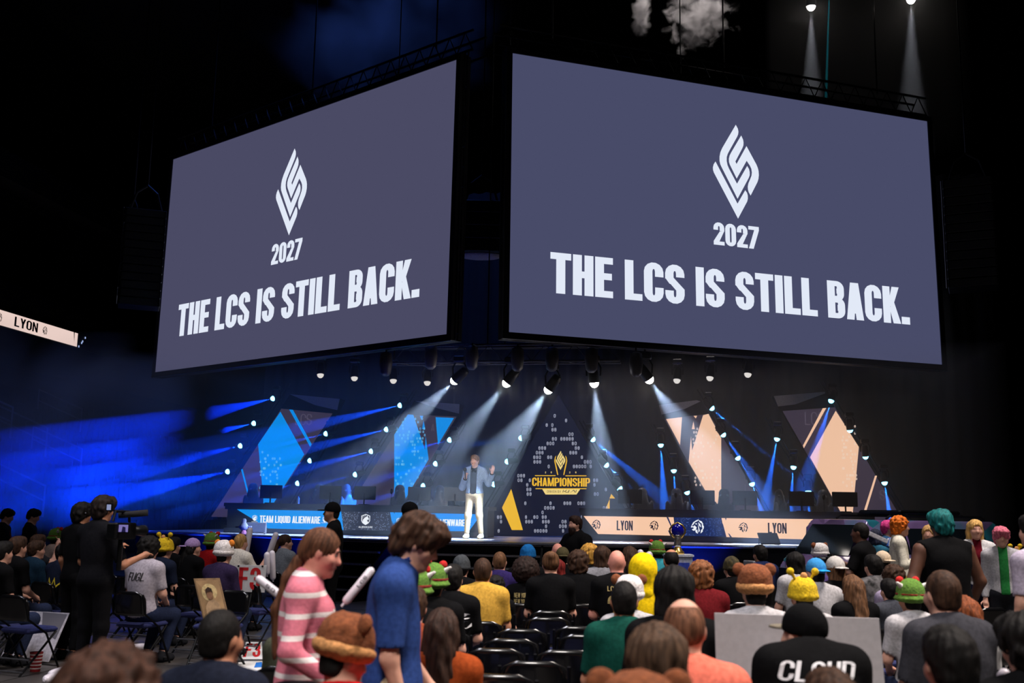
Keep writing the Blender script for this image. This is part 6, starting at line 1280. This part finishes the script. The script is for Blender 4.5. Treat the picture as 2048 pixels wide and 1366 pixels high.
MB().poly(disc(.5, .6, .12, .12, .020)).build('face', mat('sepia_face', (150, 108, 78), .7), o); MB().poly([fn(.36, .6, .024), fn(.38, .74, .024), fn(.5, .79, .024), fn(.62, .74, .024), fn(.64, .6, .024), fn(.58, .68, .024), fn(.42, .68, .024)]).build('hair', mat('sepia_hair', (58, 38, 26), .8), o)
a, b, c, d4 = pz(40, 1306, .02), pz(134, 1312, .02), pz(146, 1224, .5), pz(56, 1222, .5)
a = a - FWh * .5; b = b - FWh * .5; o, fn = board('poster_board', [a, b, b + V3(.05, .25, .52), a + V3(.05, .25, .52)], 'white poster with grey curved shapes leaning on a chair', mat('poster_white', (170, 166, 176), .7))
for P in ([(.05, .5), (.3, .55), (.4, .8), (.3, .98), (.05, .95)], [(.45, .99), (.6, .6), (.95, .45), (.97, .97)]): MB().poly([fn(u, v) for u, v in P]).build('grey_shape', mat('poster_grey', (92, 90, 100), .8, var=0), o)
def floor_sheet(px, label, m, z=.004):
    q = [pz(x, y, z) for x, y in px]; o = empty('floor_poster', (0, 0, 0), label=label, cat='sign', group='posters lying on the floor'); MB().slab(q, (0, 0, -.003)).build('sheet', m, o)
    return o, lambda u, v, off=.002: q[0] * (1 - u) * (1 - v) + q[1] * u * (1 - v) + q[2] * u * v + q[3] * (1 - u) * v + V3(0, 0, off)
o, fn = floor_sheet([(480, 1318), (525, 1318), (524, 1284), (492, 1284)], 'white poster with red F3 lying on the aisle floor', M_card); mb = MB(); text_on(mb, 'F3', fn, .1, .1, .9, .9, W=.5, S=.18, T=.14, gap=.1); mb.build('lettering', RED, o)
o, fn = floor_sheet([(462, 1372), (545, 1372), (541, 1322), (478, 1322)], 'white and blue poster lying on the aisle floor', M_card, .006); MB().poly([fn(.35, 0), fn(1, 0), fn(.98, .6), fn(.45, .55)]).build('blue_shape', mat('print_blue', (24, 110, 200), .8, var=0), o); MB().poly([fn(.5, .7), fn(.75, .72), fn(.72, .95), (fn(.55, .92))]).build('blue_spot', MATS['print_blue'], o)
M_infl = mat('inflatable_white', (214, 208, 218), .28, var=.03)
def stick(p, q, r, label, text=False):
    p, q = np.array(p, float), np.array(q, float); d_ = q - p; L = np.linalg.norm(d_); e = d_ / L
    o = empty('inflatable_stick', tuple(p), 0, label, 'inflatable', 'white inflatable cheering sticks')
    pts = [(e * t) for t in (0, r * .3, r, L * .5, L - r, L - r * .3, L)]; MB().tube(pts, [r * .25, r * .75, r, r, r, r * .75, r * .3], 14).smooth().build('tube', M_infl, o)
    MB().tube([-e * .02, e * .005], r * .3, 8).build('valve', M_infl, o)
    if text:
        v = CAM - (p + q) / 2; v -= e * (v @ e); v /= np.linalg.norm(v); s = np.cross(v, e)
        mb = MB(); text_on(mb, 'LCS', lambda u, w2: e * (L * u) + s * (w2 * r) + v * (math.sqrt(max(.01, 1 - w2 * w2)) * r + .002), .45, -.4, .75, .4, W=.5, S=.14, T=.12, gap=.12); mb.build('lettering', INK_K, o)
for jn, lean, l in (('wrr', (.12, .02, .36), 'tilted white inflatable stick in the raised hand of the blond sitter'), ('wrl', (.03, .04, .42), 'upright white inflatable stick held by the blond sitter')):
    M_ = blond[0].matrix_basis; a = np.array(M_ @ Vector(blond[1][jn] + V3(0, .05, .03))); b = np.array(M_ @ Vector(blond[1][jn] + V3(0, .05, .03) + V3(*lean))); stick(a - (b - a) * .15, b, .045, l)
stick(pd(534, 1150, 13.8), pd(534, 1104, 13.8), .04, 'upright white inflatable stick in the chair beside the F3 sign'); stick(pd(546, 1160, 13.9), pd(544, 1101, 13.9), .04, 'second upright white inflatable stick in the chair beside the F3 sign')
stick(pd(600, 1223, 5.42), pd(513, 1154, 5.5), .022, 'white inflatable stick pointing out behind the striped sweater', True); stick(pd(688, 1207, 5.36), pd(746, 1136, 5.45), .022, 'white inflatable stick between the striped sweater and blue polo', True)
for k, (x, y, x2, y2, l) in enumerate(((90, 1360, 118, 1349, 'white inflatable stick lying by the striped cup'), (100, 1350, 132, 1339, 'second white inflatable stick lying by the striped cup'), (262, 1296, 292, 1293, 'white inflatable stick lying under the chairs by the sneaker'), (2, 1302, 22, 1302, 'white inflatable stick lying under the chair by the poster'))): stick(pz(x, y, .05), pz(x2, y2, .05), .045, l)
stick(pd(1541, 1350, 5.33), pd(1543, 1288, 5.36), .03, 'white inflatable stick upright before the blank board'); stick(pd(2004, 1372, 4.6), pd(2012, 1338, 4.6), .03, 'white inflatable stick beside the dark-haired sitter')
stick(pd(1281, 1122, 13.6), pd(1281, 1099, 13.6), .045, 'upright white inflatable stick beside the yellow hood'); stick(pd(1297, 1122, 13.6), pd(1299, 1103, 13.6), .05, 'short white inflatable stick between the yellow hood and green hat')
pc = pz(70, 1343, 0); o = empty('paper_cup', tuple(pc), 0, 'tall red and white striped cup standing on the floor', 'cup'); MB().lathe([(.05, 0), (.052, .005), (.068, .20), (.07, .205)], n=20).smooth().build('cup_wall', mat('cup_red', (150, 30, 36), .6), o)
for k in range(5): z = .03 + k * .036; MB().lathe([(.0535 + .078 * z, z), (.0535 + .078 * (z + .012), z + .012)], n=20).build('white_stripe', mat('cup_white', (210, 200, 200), .6), o)

# empty folding chairs
p = pd(428, 1240, 11.75); place_chair(p[0], p[1] + .12, face_rz(p[0], p[1]) + math.pi, 'black folding chair carrying the sepia portrait sign', None)
p = pd(500, 1140, 13.5); place_chair(p[0], p[1] + .25, face_rz(p[0], p[1]), 'black folding chair carrying the white F3 sign on its back', None)
for lab, grp, spots in (('empty black folding chair in the centre block', 'empty folding chairs in the centre block', [
    (3.06, -12.07, 0.16), (3.12, -11.0, 0.18), (3.1, -12.77, 0.15), (3.1, -13.38, 0.15), (3.46, -13.93, 0.16), (3.59, -13.31, 0.17), (3.61, -12.29, 0.18), (3.49, -11.69, 0.19),
    (4.08, -12.16, 0.2), (4.13, -13.55, 0.19), (4.64, -12.68, 0.25), (3.35, -14.54, 0.15)]),
    ('empty black folding chair with blue seat beside the aisle', 'empty folding chairs beside the aisle', [
    (-3.62, -6.96, -0.38), (-3.14, -7.34, -0.33), (-3.02, -8.86, -0.3), (-2.59, -10.56, -0.23), (-1.66, -8.43, -0.17)]),
    ('empty black folding chair with blue seat by the auburn-haired woman', 'empty folding chairs by the auburn-haired woman', [
    (8.36, -4.92, 0.75), (8.35, -6.11, 0.68), (7.59, -8.21, 0.55), (7.5, -9.43, 0.5), (6.97, -11.02, 0.42)])):
    for X, Y, rz in spots: place_chair(X, Y, rz, lab, grp)
